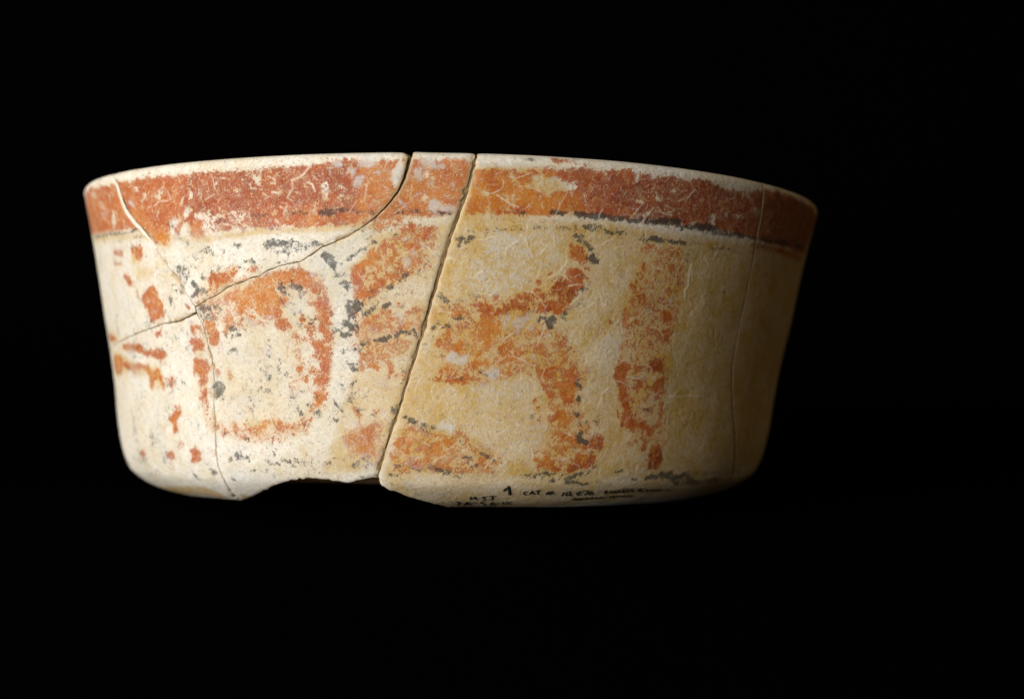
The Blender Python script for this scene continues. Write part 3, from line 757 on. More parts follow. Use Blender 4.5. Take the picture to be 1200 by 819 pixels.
R 0.5 0.3 0 1254,10606 1352,10664 1326,10403
R 0.85 0.75 0 1112,10339 1178,10343 1183,10136 1126,10133
R 0.92 0.55 0 1222,9931 1268,10089 1400,10149 1446,10307 1511,10415 1534,10209 1526,9897 1464,9685 1399,9578 1346,9679 1261,9727
R 0.9 0.5 0 1593,9953 1657,10113 1744,10092 1806,9809 1848,9603 1861,9186 1817,8872 1708,8971 1638,8968 1566,9068 1492,9272 1503,9532 1621,9590 1615,9798
R 0.8 0.35 0 1512,10363 1596,10421 1583,10264
R 0.85 0.65 0 1284,9469 1384,9526 1406,9320 1357,9214 1306,9264
R 0.75 0.35 0 1377,9112 1461,9167 1548,9119 1519,8911 1417,8855
R 0.85 0.65 0 1551,9016 1707,9023 1787,8668 1646,8662
R 0.85 0.75 0 1216,8744 1264,8875 1311,8649 1218,8646
E 0.8 0.5 0 1748,9441 1802,9392 1790,9183 1754,9233
T 1 0.1 0 1501,9584 1621,9590 1633,9175 1565,9120
K 0.95 0.5 1000 1862,9447 1892,9344
K 0.9 0.5 1000 1881,8796 1908,8798
K 0.4 0.5 800 1829,9654 1884,9605
R 0.65 0.4 0 842,11456 946,11154 940,10690 860,10686
R 0.6 0.4 0 1011,11107 1124,11166 1115,10856 1068,10801
R 0.5 0.3 0 935,11616 1015,11622 986,11491
R 0.5 0.3 0 1076,11729 1158,11710 1129,11579 1167,11375 1099,11473
R 0.4 0.1 0 971,10073 1055,9974 1045,9716
R 0.5 0.5 0 1182,9516 1233,9493 1219,9363
G 0.8 0.5 0 1318,11800 1420,11705 1412,11445 1328,11491
G 0.7 0.5 0 1438,11137 1523,11091 1496,10882 1444,10930
G 0.8 0.5 0 1100,10803 1215,10810 1243,10398 1126,10443
G 0.5 0.5 0 817,12581 1134,12607 1191,12253 1154,11838 832,11917
O 0.85 0.5 0 1694,12507 1949,12951 2287,12995 2474,8696 1930,8673 1894,9814 2113,10669 1843,11222 1716,11887
W 0.75 0.5 800 2260,8687 2285,9050 2353,9264
W 0.5 0.5 600 1769,11372 1809,11219
W 0.5 0.5 600 2322,9578 2331,9843
G 0.35 0.5 0 1728,10587 2121,10459 2066,10035 1817,10019
R 0.35 0.05 0 2151,12298 2256,12363 2252,12048 2180,12040
R 0.95 0.6 0 1541,9046 1830,9060 1819,8690 1721,8472 1610,8743
R 0.85 0.4 0 1380,9039 1541,9046 1527,8801 1450,8615 1405,8796
R 0.9 0.7 0 1216,8789 1284,8852 1299,8640 1229,8607
R 0.7 0.6 0 1263,8455 1342,8489 1335,8336 1275,8334
R 0.55 0.4 0 1283,7998 1386,7879 1349,7755 1287,7815
R 0.65 0.55 0 1397,7879 1423,8064 1504,8066 1468,7881 1452,7697
R 0.92 0.3 0 1545,8067 1581,8252 1792,8136 1811,7828 1769,7457 1647,7331 1597,7638
R 0.8 0.4 0 1592,7082 1691,7270 1783,7022 1864,7148 1930,7086 1964,6773 2117,6774 2195,7026 2325,7153 2363,6774 2290,6392 2197,6457 2023,6394 1976,6457 1863,6584 1804,6457 1702,6331 1651,6583 1815,6710 1766,6897 1618,6927
R 0.92 0.85 0 2119,6711 2235,7152 2338,7090 2366,6711 2313,6392 2220,6457
R 0.95 0.85 0 1898,6267 2004,6330 2057,6138 2133,6393 2261,6072 2262,5680 2139,5482 2060,5651 1946,5351 1788,5422 1860,5687 1959,5881 1975,6011
R 0.92 0.85 0 1418,6077 1513,6330 1548,6520 1584,6394 1556,6013 1605,5624 1737,5556 1734,5423 1592,5458 1452,5756
R 0.8 0.35 0 1252,6108 1336,6077 1439,6077 1436,5625 1332,5626 1301,5885
R 0.5 0.3 0 1323,6455 1486,6519 1472,6330 1348,6330
R 0.75 0.1 0 1979,7585 2107,7649 2097,7275 2006,7399
R 0.6 0.3 0 2148,7712 2261,7652 2268,7465
E 0.95 0.5 0 2091,7462 2188,7526 2190,7151 2112,6900 1997,7024 2078,7213
K 1 0.5 1400 1961,7149 1959,6899 2073,6774
K 0.7 0.5 1000 1999,7274 1980,7212
K 0.5 0.5 600 2059,7772 2101,7835 2257,7777
K 0.95 0.5 1000 1888,8878 1903,8694
K 0.95 0.5 1000 1868,8077 1901,8016
K 0.4 0.5 800 1955,7646 1982,7460
W 0.7 0.5 700 2281,9081 2249,8708 2223,8490
W 0.5 0.5 600 2179,7464 2170,7088
K 0.5 0.5 800 1203,7996 1227,7814
G 0.4 0.5 0 1167,7812 1455,7574 1500,6707 1201,6454
K 0.75 0.5 600 1409,5325 1516,5290
K 0.7 0.5 800 1563,5220 1645,5288
K 0.85 0.5 1200 1835,5040 1978,5212 2080,5348
K 0.9 0.5 1000 1871,4857 2029,4852
K 0.7 0.5 800 2082,4773 2268,4766
K 0.6 0.5 600 1728,5006 1779,5217
K 0.55 0.5 800 1439,5153 1468,5011
K 0.6 0.5 800 1597,5009 1651,4863
K 0.75 0.5 800 2667,5329 2756,5429
K 0.5 0.5 600 2717,5187 2716,5327
K 0.5 0.5 800 2171,5346 2289,5613
K 0.4 0.5 800 1243,5292 1291,5154
K 0.3 0.5 800 2378,4839 2533,4752
K 0.7 0.5 1200 -572,7858 -436,7650
K 0.6 0.5 800 -552,7768 -454,7588
K 0.65 0.5 1000 -377,7469 -339,7591 -203,7382
K 0.5 0.5 800 -337,7288 -240,7229
G 0.85 0.5 0 -184,7413 -73,7780 119,7724 144,7239 89,6993 -30,7295 -143,7110
R 0.78 0.22 0 -760,6725 -702,6972 -682,6542 -603,6482 -585,6853 -508,6916 -525,6298 -563,6047 -642,6481 -721,6417
R 0.6 0.15 0 -531,7465 -435,7528 -471,7162
R 0.7 0.2 0 -820,5975 -799,6290 -681,6168 -662,5661 -702,5660 -701,5979 -760,5914
R 0.8 0.32 0 -487,6547 -331,6552 -236,6739 -103,6927 -60,6558 -136,6370 -19,6373 -17,6186 -113,5995 -134,6183 -212,6244 -229,5802 -405,5669 -523,5730 -484,5986 -328,5990 -291,6304 -447,6362
R 0.85 0.12 0 -44,6867 71,6870 112,6686 37,6560 -22,6621
R 0.75 0.4 0 -208,5674 -91,5805 86,5745 89,5485 -88,5415 -207,5544
R 0.5 0.4 0 104,5873 214,5811 218,5553 127,5617
O 1 0.5 0 -637,8972 -408,8978 -438,7892 -648,7765 -689,8187
K 0.6 0.5 1000 -741,5659 -682,5628
K 0.55 0.5 800 -543,5535 -306,5443
K 0.6 0.5 800 -227,5609 -88,5415 72,5285
K 0.55 0.5 800 -47,5282 110,5419
K 0.6 0.5 800 -826,5191 -715,5161
K 0.35 0.5 800 193,5150 226,5082
G 0.6 0.5 0 -727,4986 -485,4995 -453,4307 -640,4297
E 0.9 0.5 0 -525,6298 -427,6301 -406,6051 -524,6048
K 0.45 0.5 600 -224,6523 -215,6493
W 0.6 0.5 600 -170,5867 -17,6186
R 0.85 0.1 0 -45,6928 72,6870 112,6747 56,6561 -41,6559
R 0.5 0.5 0 -39,6373 0,6373 -16,6123 -36,6123
K 0.5 0.5 800 188,6811 229,6657
K 0.65 0.5 1000 286,6129 357,6005 321,5813
R 0.75 0.15 0 415,6005 492,6133 649,6135 632,6008 557,5817 542,5623 438,5879
K 0.6 0.5 1000 509,6227 610,6103
K 0.6 0.5 1000 364,5620 461,5687
R 0.6 0.4 0 385,5556 484,5557 449,5358
R 0.8 0.5 0 675,5882 774,5883 782,5625 720,5689
K 0.6 0.5 800 683,5977 734,5914
R 0.75 0.4 0 565,5492 623,5558 630,5326 589,5325
K 0.5 0.5 800 689,5360 728,5393
K 0.4 0.5 400 753,5946 828,6137
W 0.8 0.5 600 563,5558 690,6072
R 0.6 0.15 0 -33,5870 65,5872 68,5616 -30,5614
R 0.6 0.5 0 184,5747 323,5685 286,5554 206,5585
K 0.5 0.5 1000 -28,5350 51,5418
K 0.4 0.5 1000 92,5285 133,5218
K 0.45 0.5 1000 189,5421 251,5288
K 0.4 0.5 800 213,5151 235,5047
K 0.4 0.5 800 454,5119 494,5154
R 0.88 0.6 0 1215,8789 1262,8912 1307,8701 1249,8607
R 0.65 0.5 0 1273,8425 1351,8520 1316,8305
R 0.6 0.45 0 1293,7999 1386,7879 1349,7755
K 0.4 0.5 800 1223,7997 1235,7875
R 0.9 0.5 0 1253,6077 1338,6013 1381,5949 1470,6140 1488,5690 1374,5625 1322,5885
R 0.5 0.3 0 1325,6392 1425,6487 1430,6330
O 0.85 0.5 0 598,9009 792,8894 751,7923 557,7978
O 0.5 0.5 0 364,8034 763,7314 732,6883 430,7428
G 0.5 0.5 0 -57,8023 137,7785 147,6994 -45,6990
G 0.4 0.5 0 300,7120 736,6698 707,6198 349,6443
K 0.7 0.5 600 1185,5190 1267,5224
K 0.6 0.5 800 1270,5155 1351,5223
K 0.7 0.5 800 1431,5291 1504,5358
K 0.45 0.5 600 604,6416 614,6385
O 0.7 0.5 0 -932,5307 -402,5240 225,5168 988,5173 1647,5211 2652,5226 4044,5275 5366,5511 6449,3562 4833,3054 3064,3052 1868,2141 720,39 -302,2682 -695,3662
R 0.6 0.2 0 2602,15985 2751,15967 2839,15727 2804,15667 2683,15848
O 1 0.5 0 2455,16055 3297,16051 3515,12786 2470,12628 2469,14192 2514,15188
K 0.6 0.5 1000 2597,16088 2685,16160
R 0.5 0.25 0 2597,15724 2638,15630 2610,15467
R 0.55 0.2 0 3063,15886 3286,15890 3276,15728
R 0.85 0.5 0 2614,15000 2684,15093 2717,14812 2679,14439 2621,14480 2627,14742
R 0.85 0.5 0 2765,14979 2829,15202 2905,15218 2920,14959 2807,14909
E 0.9 0.5 0 2587,15177 2709,15333 2813,15512 2821,15357 2738,15130 2610,15077
G 0.7 0.5 0 2587,15177 2710,15307 2755,15160 2629,15081
R 0.9 0.75 0 3050,15093 3149,15115 3161,14747 3201,14597 3161,14588 3085,14837
R 0.65 0.6 0 3250,14820 3313,15153 3309,14886
R 0.7 0.2 0 2556,14676 2609,14738 2603,14477 2566,14470
R 0.7 0.85 0 2803,14252 2855,14367 2899,14271 2863,14211
K 0.5 0.5 800 2994,14342 3016,14294
R 0.6 0.35 0 2472,13932 2485,14247 2552,13997 2523,13836
R 0.8 0.7 0 3142,14213 3183,14221 3182,13902 3141,13894
R 0.75 0.65 0 3273,14453 3311,14354 3279,14027 3240,13966
W 0.7 0.5 600 3242,14606 3247,14872 3320,15367
W 0.6 0.5 600 3213,14068 3252,14448
R 0.6 0.25 0 2586,13689 2711,13815 2814,13676 2823,13149 2711,13079 2657,13386 2596,13481
R 0.7 0.4 0 2875,13633 2931,13696 2923,13483
R 0.7 0.5 0 2973,13651 3039,13556 3105,13462 3068,13402 3005,13444
R 0.55 0.4 0 2495,13256 2561,13423 2614,13116 2505,13048
R 0.65 0.3 0 2450,13039 2542,13053 2563,12640 2470,12628
R 0.7 0.6 0 2891,13001 2964,13119 3033,12970 3241,12951 3297,12750 3130,12724
G 0.6 0.5 0 3116,13623 3278,13707 3305,13283 3183,13209
G 0.6 0.5 0 2428,14704 2520,14669 2519,14305 2462,14347
G 0.5 0.5 0 2143,14344 2282,14367 2296,14058 2171,14090
K 0.55 0.5 800 3376,15807 3396,15333
G 0.4 0.5 0 3324,15952 3393,15864 3379,15115
W 1 0.5 1000 3492,15196 3474,14657 3496,14179 3445,13953 3481,13584
W 0.6 0.5 600 3492,15036 3558,14407
K 0.3 0.5 800 3364,15006 3377,14154
W 0.5 0.5 600 2056,13918 2103,13614
W 0.5 0.5 600 2168,15841 2195,15590
R 0.7 0.3 0 2435,12596 2470,13021 2580,13037 2556,12771 2591,12459 2746,12427 2738,12214 2624,12199 2516,12080 2453,12230
R 0.9 0.8 0 3050,12685 3095,12959 3264,12933 3296,12615 3281,12344 3190,12438 3118,12588
R 0.8 0.6 0 2886,13085 2985,13101 2972,12966 2911,12983
R 0.8 0.85 0 2881,12127 2938,12188 2967,12031 2909,11997
O 1 0.5 0 2848,12016 2950,11976 2963,11763 2883,11754
R 0.85 0.75 0 3011,11984 3136,11974 3207,12172 3299,11915 3289,11589 3225,11581 3228,11851 3038,11880
R 0.75 0.6 0 2793,11210 2907,11329 2954,11227 2819,11105
R 0.75 0.85 0 2968,11336 3049,11345 3037,11209 2974,11229
R 0.6 0.15 0 2401,11380 2701,11466 2698,11146 2448,11174
R 0.45 0.3 0 2701,10721 2817,10785 2805,10623 2729,10563
R 0.95 0.6 0 2445,10433 2595,10498 2675,10452 2688,10187 2596,10073 2595,9649 2687,9336 2702,8705 2554,8699 2511,9326 2451,9851
R 0.85 0.75 0 2779,10354 2849,10547 2925,10474 2926,10260 2807,10196
R 0.95 0.85 0 2970,10210 2993,10534 3112,10652 3180,10767 3257,10558 3290,10020 3214,10014 3119,10168
R 0.8 0.4 0 2730,10137 2847,10200 2821,9930 2760,9926
R 0.8 0.75 0 2669,9760 2889,9775 2918,9616 2914,9242 2882,9027 2808,9077 2798,9555
R 0.9 0.75 0 3103,9682 3317,9751 3352,9105 3196,9124 3146,9255 2958,9191 2951,9351 3138,9416
K 0.5 0.5 800 3265,10072 3315,9589
R 0.7 0.8 0 3278,8778 3365,8835 3370,8733 3280,8729
E 0.95 0.5 0 2876,10041 3259,9990 3330,9915 3292,9804 3124,9684 2907,9830
G 0.6 0.5 0 2879,9988 3261,9964 3143,9739 2925,9885
W 0.7 0.5 800 2644,9864 2808,9769 2888,9802
R 0.5 0.15 0 2139,11931 2262,11997 2186,11674
O 0.8 0.5 0 2025,12960 2307,12998 2309,12160 2059,12131
W 0.8 0.5 800 2247,8734 2276,8997 2359,9317
W 0.6 0.5 600 2330,9579 2329,9843
G 0.5 0.5 0 2148,11722 2300,11949 2461,11281 2484,10807 2225,10783
G 0.4 0.5 0 3310,11592 3909,11780 3937,11452 3368,11382
R 0.5 0.6 0 3181,11252 3224,11257 3255,10774 3208,10824
R 0.92 0.7 0 2549,9095 2747,9105 2738,8729 2803,8292 2788,8040 2874,7726 3001,7665 3240,7476 3274,7348 3014,7379 2815,7409 2621,7470 2606,7847 2636,8286
E 0.7 0.5 0 2703,8727 2783,8793 2771,8479
K 0.85 0.5 800 2999,8298 3072,8331 3154,8207
R 0.7 0.9 0 2974,8297 3145,8429 3156,8175 3027,8204
R 0.95 0.85 0 3286,8752 3365,8755 3384,8085 3317,8084
R 0.9 0.85 0 3277,7796 3354,7861 3357,7541 3295,7444 3247,7604
R 0.85 0.6 0 3044,7283 3141,7379 3224,7284 3239,7027 3138,6963
R 0.65 0.7 0 3350,7412 3401,7477 3415,7219
R 0.6 0.3 0 2773,6773 2888,6900 2925,7156 2970,6771 2827,6676
R 0.8 0.5 0 3028,6642 3123,6770 3188,6574 3103,6283 3041,6447
R 1 1 0 3199,6051 3240,6573 3316,6637 3448,6700 3488,6173 3504,5703 3478,5429 3350,5574 3261,5510 3242,5850
R 0.4 0.3 0 2784,5799 2884,5796 2907,5526 2851,5596
K 0.8 0.5 600 2649,5364 2778,5428
K 0.6 0.5 600 2687,5224 2714,5327
K 0.7 0.5 800 2982,4956 3088,4950
K 0.9 0.5 1200 3282,5011 3503,5032
K 0.75 0.5 2000 3564,5210 3724,5126 3953,4882 4108,5094
K 0.6 0.5 2000 3825,4894 4350,4918
R 0.9 0.8 0 2246,7089 2342,6964 2368,6392 2274,6456
W 0.5 0.5 600 2231,8521 2274,8895
O 0.8 0.5 0 2759,8792 3277,8942 3310,7668 3003,7601 2810,8103
K 0.5 0.5 1000 3280,5050 3576,5109
K 0.6 0.5 1800 3565,5188 4642,4552
K 0.45 0.5 1800 3998,4645 5259,4657
K 0.5 0.5 1200 2943,4323 3818,4072
K 0.35 0.5 1200 4163,5219 5936,5083
G 0.4 0.5 0 3943,5768 5707,5764 5719,4947 4033,5151
O 0.9 0.5 0 3167,12964 4588,14644 6802,15196 7720,8882 6729,5783 5541,5468 3616,5786
W 0.5 0.5 800 3416,8935 4243,9042
O 0.9 0.5 0 3414,15694 7720,16580 7700,13974 3585,13207
O 0.9 0.5 0 4310,16420 7096,16653 7384,13920 7720,8250 6979,5752 5538,5254 4891,9632
O 0.6 0.5 0 -1131,15946 77,16520 -331,12400 -968,5473 -1827,5219 -1272,10485
K 0.4 0.5 800 3338,15675 3401,15304
K 0.2 0.5 1200 4072,15873 4329,13539
K 0.25 0.5 600 -1295,5205 -975,5046 -286,3687 571,2723 1793,2633
O 0.9 0.5 0 142,19092 76,17551 -53,16439 -251,13905 -421,12095 -576,10305 -806,8208 -1027,5879 -930,5475 -658,7831 -377,10500 -113,13536 88,15595 159,16894 220,18734
G 1 0.5 0 -736,18960 -636,18959 -650,18518 -707,18174 -750,18027 -779,18175 -779,18568
E 1 0.5 0 -750,19058 -608,19106 -635,18518 -721,17928 -794,18076 -793,18617
'''
JOINTS={
 'ab':[(-5683,19402,700),(-5475,18896,840),(-5410,18165,920),(-5327,17599,1000),(-5135,17013,1000),(-4970,16653,880),(-4814,16247,640),(-4660,15825,360),(-4616,15519,140),(-4445,14957,120),(-4221,14239,120),(-4030,13445,120),(-3896,12882,200)],
 'ad':[(-3896,12882,400),(-3689,13154,320),(-3415,13451,360),(-3281,13712,320),(-3115,13869,260),(-2955,13976,260),(-2837,14143,300),(-2687,14197,260),(-2573,14444,360),(-2349,14659,260),(-2074,14793,260),(-1888,15109,380),(-1738,15453,380),(-1514,15718,260),(-1437,15808,260),(-1234,16179,300),(-1037,16647,440),(-917,17017,480),(-818,17381,520),(-736,17747,600),(-667,18224,720),(-619,18699,880),(-594,19099,1100),(-580,19659,1400)],
 'bc':[(-3896,12882,400),(-3892,12616,600),(-4163,12367,480),(-4338,12221,440),(-4716,12153,260),(-5093,11928,260),(-5586,11697,260),(-6114,11463,240),(-6654,11244,200),(-6978,11162,200)],
 'cd':[(-3892,12616,400),(-3812,12244,200),(-3771,11866,280),(-3739,11329,300),(-3708,10694,280),(-3673,10317,300),(-3664,9893,260),(-3666,9415,240),(-3700,8517,240),(-3702,7971,260),(-3707,7024,260),(-3732,6190,260),(-3743,5321,280),(-3708,4658,300),(-3765,3974,340),(-3887,3289,360)],
 'de':[(240,19659,800),(200,18846,880),(166,18203,960),(129,17709,1000),(65,17061,1100),(5,16442,1200),(-69,15617,1200),(-138,14816,1200),(-192,14113,1200),(-247,13407,1200),(-304,12665,1100),(-364,11812,1100),(-453,10890,1000),(-528,10070,1000),(-604,9251,900),(-648,8630,900),(-726,7883,840),(-800,7215,800),(-868,6535,700),(-940,5781,700),(-1010,5115,700)],
 'ef':[(4780,19580,500),(4687,19293,500),(4767,17906,500),(4801,16494,480),(4823,15079,480),(4838,13643,480),(4822,12542,480),(4853,10522,520),(5045,8635,520),(5518,5469,560),(5687,4938,500)],
}
NOTCH=[(-4037,2271),(-3711,2736),(-3322,3447),(-3016,4005),(-2771,4445),(-2450,4791),(-2146,4977),(-1978,4967),(-1815,4910),(-1614,4832),(-1458,4744),(-1331,4894),(-1211,4968),(-1065,5064),(-1029,4954),(-983,4721),(-847,4195),(-733,4048),(-587,3623),(-418,3210),(-229,2688),(-24,1954)]
INK=[(300,[(411,3354),(412,3702),(451,3479),(482,3724),(515,3355)]),
 (300,[(644,3714),(603,3704),(606,3561),(651,3491),(657,3315),(612,3288)]),
 (300,[(664,3746),(807,3766)]),
 (300,[(755,3746),(768,3380),(723,3315)]),
 (280,[(171,2953),(218,3122),(242,2918),(207,2393),(288,2396)]),
 (280,[(331,2310),(368,3045),(466,2313)]),
 (280,[(351,2606),(437,2607)]),
 (280,[(479,2765),(541,2807)]),
 (280,[(659,3046),(603,2995),(617,2786),(681,2654),(693,2342),(642,2252)]),
 (280,[(802,3044),(777,2763),(816,2309),(890,2393),(858,2717),(802,2652)]),
 (280,[(895,2801),(944,2839)]),
 (280,[(972,3039),(1005,2571)]),
 (280,[(1105,3115),(1029,3070),(1038,2893),(1112,2889),(1124,2659),(1057,2617)]),
 (800,[(903,4276),(970,4580),(1029,3906)]),
 (320,[(1283,4218),(1235,4184),(1235,4066),(1270,3939),(1306,3958)]),
 (320,[(1338,3966),(1353,4284),(1422,3983)]),
 (320,[(1345,4071),(1405,4069)]),
 (320,[(1400,4299),(1495,4321)]),
 (320,[(1448,4297),(1471,3981)]),
 (320,[(1538,4007),(1545,3987)]),
 (320,[(1613,3934),(1633,4248)]),
 (320,[(1668,3931),(1689,4263)]),
 (320,[(1595,4135),(1732,4146)]),
 (320,[(1599,4023),(1733,4025)]),
 (300,[(1907,3787),(1887,4174)]),
 (300,[(1966,3838),(1948,4102),(1988,4187),(2025,4026),(2007,3835),(1966,3838)]),
 (300,[(2055,3919),(2067,3763)]),
 (300,[(2153,3911),(2126,4089),(2179,4174),(2204,4073),(2143,3975),(2177,3843),(2221,3905)]),
 (300,[(2199,4229),(2303,4258),(2295,3865)]),
 (300,[(2369,4235),(2344,4000),(2394,3856),(2443,3948),(2401,4077),(2356,3999)]),
 (220,[(2639,3970),(2614,4232)]),
 (220,[(2614,4232),(2659,4228),(2629,4095),(2695,4068),(2647,3970)]),
 (220,[(2739,3980),(2723,4240),(2802,3994)]),
 (220,[(2726,4085),(2771,4100)]),
 (220,[(2828,3991),(2792,4252)]),
 (220,[(2819,4115),(2840,4266)]),
 (220,[(2819,4115),(2888,4005)]),
 (220,[(2914,4258),(2872,4244),(2909,4023),(2962,4016)]),
 (220,[(2889,4136),(2926,4142)]),
 (220,[(2988,4013),(2957,4253),(3017,4170),(3027,4029),(2992,4013)]),
 (220,[(3062,4260),(3031,4226),(3079,4124),(3067,4024)]),
 (220,[(3134,4035),(3128,4271),(3204,4067)]),
 (220,[(3280,4077),(3270,4380),(3413,4037)]),
 (220,[(3287,4156),(3367,4165)]),
 (200,[(3475,4048),(3451,4230),(3539,4059)]),
 (200,[(3578,4053),(3558,4195),(3608,4169),(3591,4112)]),
 (200,[(3684,4056),(3662,4199),(3736,4047),(3719,4190)]),
 (200,[(3809,4056),(3849,4169)]),
 (200,[(3945,4031),(3962,4170),(4075,4006)]),
 (220,[(2159,3302),(2139,3544)]),
 (220,[(2204,3296),(2175,3565),(2252,3319),(2227,3560)]),
 (220,[(2287,3344),(2271,3556),(2316,3501),(2329,3338),(2292,3343)]),
 (220,[(2369,3362),(2347,3572)]),
 (220,[(2409,3384),(2387,3615),(2450,3406),(2440,3609)]),
 (220,[(2509,3398),(2482,3605),(2527,3599)]),
 (220,[(2492,3505),(2532,3513)]),
 (220,[(2588,3414),(2564,3643),(2630,3435)]),
 (220,[(2656,3432),(2631,3634),(2679,3580),(2665,3508)]),
 (220,[(2715,3450),(2703,3649)]),
 (160,[(2832,3510),(2809,3706),(2882,3527)]),
 (160,[(2904,3524),(2878,3719),(2928,3666),(2931,3520)]),
 (160,[(2989,3536),(2961,3731)]),
 (160,[(3029,3555),(3005,3748),(3073,3572)]),
 (160,[(3101,3568),(3072,3761),(3125,3707),(3123,3588)]),
 (160,[(3193,3577),(3163,3770)]),
 (160,[(3239,3593),(3213,3785),(3291,3609)])]

# ------------------------------------------------------------------ node helpers
def mat(name):
    m = bpy.data.materials.new(name); m.use_nodes = True
    nt = m.node_tree; b = nt.nodes['Principled BSDF']
    return m, nt, b
class NT:
    def __init__(s, nt): s.nt = nt
    def n(s, t, **kw):
        x = s.nt.nodes.new(t)
        for k, v in kw.items(): setattr(x, k, v)
        return x
    def put(s, sock, v):
        if hasattr(v, 'is_linked') or isinstance(v, bpy.types.NodeSocket): s.nt.links.new(v, sock)
        else: sock.default_value = v
    def math(s, op, a, b=None, c=None, clamp=False):
        x = s.n('ShaderNodeMath', operation=op, use_clamp=clamp); s.put(x.inputs[0], a)
        if b is not None: s.put(x.inputs[1], b)
        if c is not None: s.put(x.inputs[2], c)
        return x.outputs[0]
    def mix(s, f, a, b):
        x = s.n('ShaderNodeMix', data_type='RGBA'); s.put(x.inputs[0], f); s.put(x.inputs[6], a); s.put(x.inputs[7], b)
        return x.outputs[2]
    def noise(s, vec, scale, detail=4, rough=.55, dist=0.0):
        x = s.n('ShaderNodeTexNoise'); s.put(x.inputs['Vector'], vec)
        x.inputs['Scale'].default_value = scale; x.inputs['Detail'].default_value = detail
        x.inputs['Roughness'].default_value = rough; x.inputs['Distortion'].default_value = dist
        return x.outputs[0]
    def ramp(s, v, lo, hi, a=0.0, b=1.0, smooth=False):
        x = s.n('ShaderNodeMapRange'); x.clamp = True
        if smooth: x.interpolation_type = 'SMOOTHSTEP'
        s.put(x.inputs[0], v); s.put(x.inputs[1], lo); s.put(x.inputs[2], hi); s.put(x.inputs[3], a); s.put(x.inputs[4], b)
        return x.outputs[0]
def C4(r, g, b): return (r, g, b, 1.0)

# ------------------------------------------------------------------ painted pottery (slip, red and black paint, stain, deposit, scratches)
pot, nt, bs = mat('painted_slip'); g = NT(nt)
pos = g.n('ShaderNodeTexCoord').outputs['Object']
a1 = g.n('ShaderNodeAttribute', attribute_name='paint_a'); a2 = g.n('ShaderNodeAttribute', attribute_name='paint_b')
def split(a):
    x = g.n('ShaderNodeSeparateColor'); nt.links.new(a.outputs['Color'], x.inputs[0]); return list(x.outputs[:3]) + [a.outputs['Alpha']]
dR, dT, dK, dO = split(a1); dG, dW, dC, dS = split(a2)
n_fleck = g.ramp(g.noise(pos, 430, 8, .78, .6), .39, .61)
n_fine = g.ramp(g.noise(pos, 2100, 5, .7, .4), .33, .67)
n_mid = g.ramp(g.noise(pos, 150, 8, .68, .5), .33, .67)
n_low = g.ramp(g.noise(pos, 45, 5, .55), .36, .64)
n_k = g.ramp(g.math('ADD', g.math('MULTIPLY', g.noise(pos, 900, 6, .7, .6), .6), g.math('MULTIPLY', g.noise(pos, 2600, 4, .65), .4)), .40, .60)
n_flake = g.ramp(g.noise(pos, 1150, 8, .80, 1.0), .40, .60)
wear = g.ramp(g.math('ADD', g.math('MULTIPLY', n_fleck, .45), g.math('MULTIPLY', n_flake, .55)), .24, .80)
speck = g.ramp(g.noise(pos, 1400, 6, .7, 1.5), .57, .60)
def cover(d, n, soft=.16):
    return g.ramp(g.math('SUBTRACT', d, n), -soft*.5, soft*.5, smooth=True)
# cream slip, mottled
col = g.mix(n_low, C4(.665, .62, .515), C4(.755, .73, .675))
col = g.mix(g.math('MULTIPLY', g.ramp(n_mid, .45, .95), .45), col, C4(.57, .455, .225))
col = g.mix(g.math('MULTIPLY', g.ramp(n_fleck, .50, .95), .58), col, C4(.45, .435, .395))
col = g.mix(g.math('MULTIPLY', g.ramp(n_flake, .38, .05), .55), col, C4(.80, .755, .66))
col = g.mix(g.math('MULTIPLY', g.ramp(n_fine, .78, .98), .34), col, C4(.34, .29, .22))
col = g.mix(g.math('MULTIPLY', g.ramp(n_k, .45, 1.0), .34), col, C4(.38, .35, .29))
# ochre stain / thin wash
o_mask = g.math('MULTIPLY', dO, g.ramp(g.math('ADD', g.math('MULTIPLY', n_mid, .5), g.math('MULTIPLY', n_flake, .5)), .15, .85, .38, 1.0))
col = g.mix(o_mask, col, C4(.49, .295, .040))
col = g.mix(g.math('MULTIPLY', dS, g.ramp(n_flake, .1, .9, .12, .85)), col, C4(.60, .29, .06))
# red paint
tone = g.math('ADD', dT, g.math('MULTIPLY', g.math('SUBTRACT', n_mid, .5), .45), clamp=True)
red = g.mix(g.ramp(tone, 0, .5), C4(.52, .175, .004), C4(.365, .058, .002))
red = g.mix(g.ramp(tone, .5, 1.0), red, C4(.205, .017, .001))
red = g.mix(g.math('MULTIPLY', g.ramp(n_fine, .45, .95), .30), red, C4(.52, .20, .03))
red = g.mix(g.math('MULTIPLY', g.ramp(n_k, .70, 1.0), .25), red, C4(.16, .04, .015))
r_mask = g.math('MULTIPLY', cover(g.math('POWER', dR, .85), wear, .20), g.math('SUBTRACT', 1.0, g.math('MULTIPLY', speck, .60)))
col = g.mix(g.math('MULTIPLY', r_mask, g.ramp(n_fleck, 0, 1, .97, .82)), col, red)
k_mask = cover(dK, n_k, .50)
col = g.mix(g.math('MULTIPLY', k_mask, .84), col, g.mix(n_mid, C4(.020, .020, .020), C4(.060, .056, .052)))
g_mask = cover(dG, g.math('ADD', g.math('MULTIPLY', n_fleck, .45), g.math('MULTIPLY', n_flake, .55)), .55)
col = g.mix(g.math('MULTIPLY', g_mask, .66), col, C4(.56, .56, .555))
w_mask = g.math('MULTIPLY', dW, g.ramp(n_flake, .35, .95, 1.0, .25))
col = g.mix(w_mask, col, C4(.76, .69, .54))
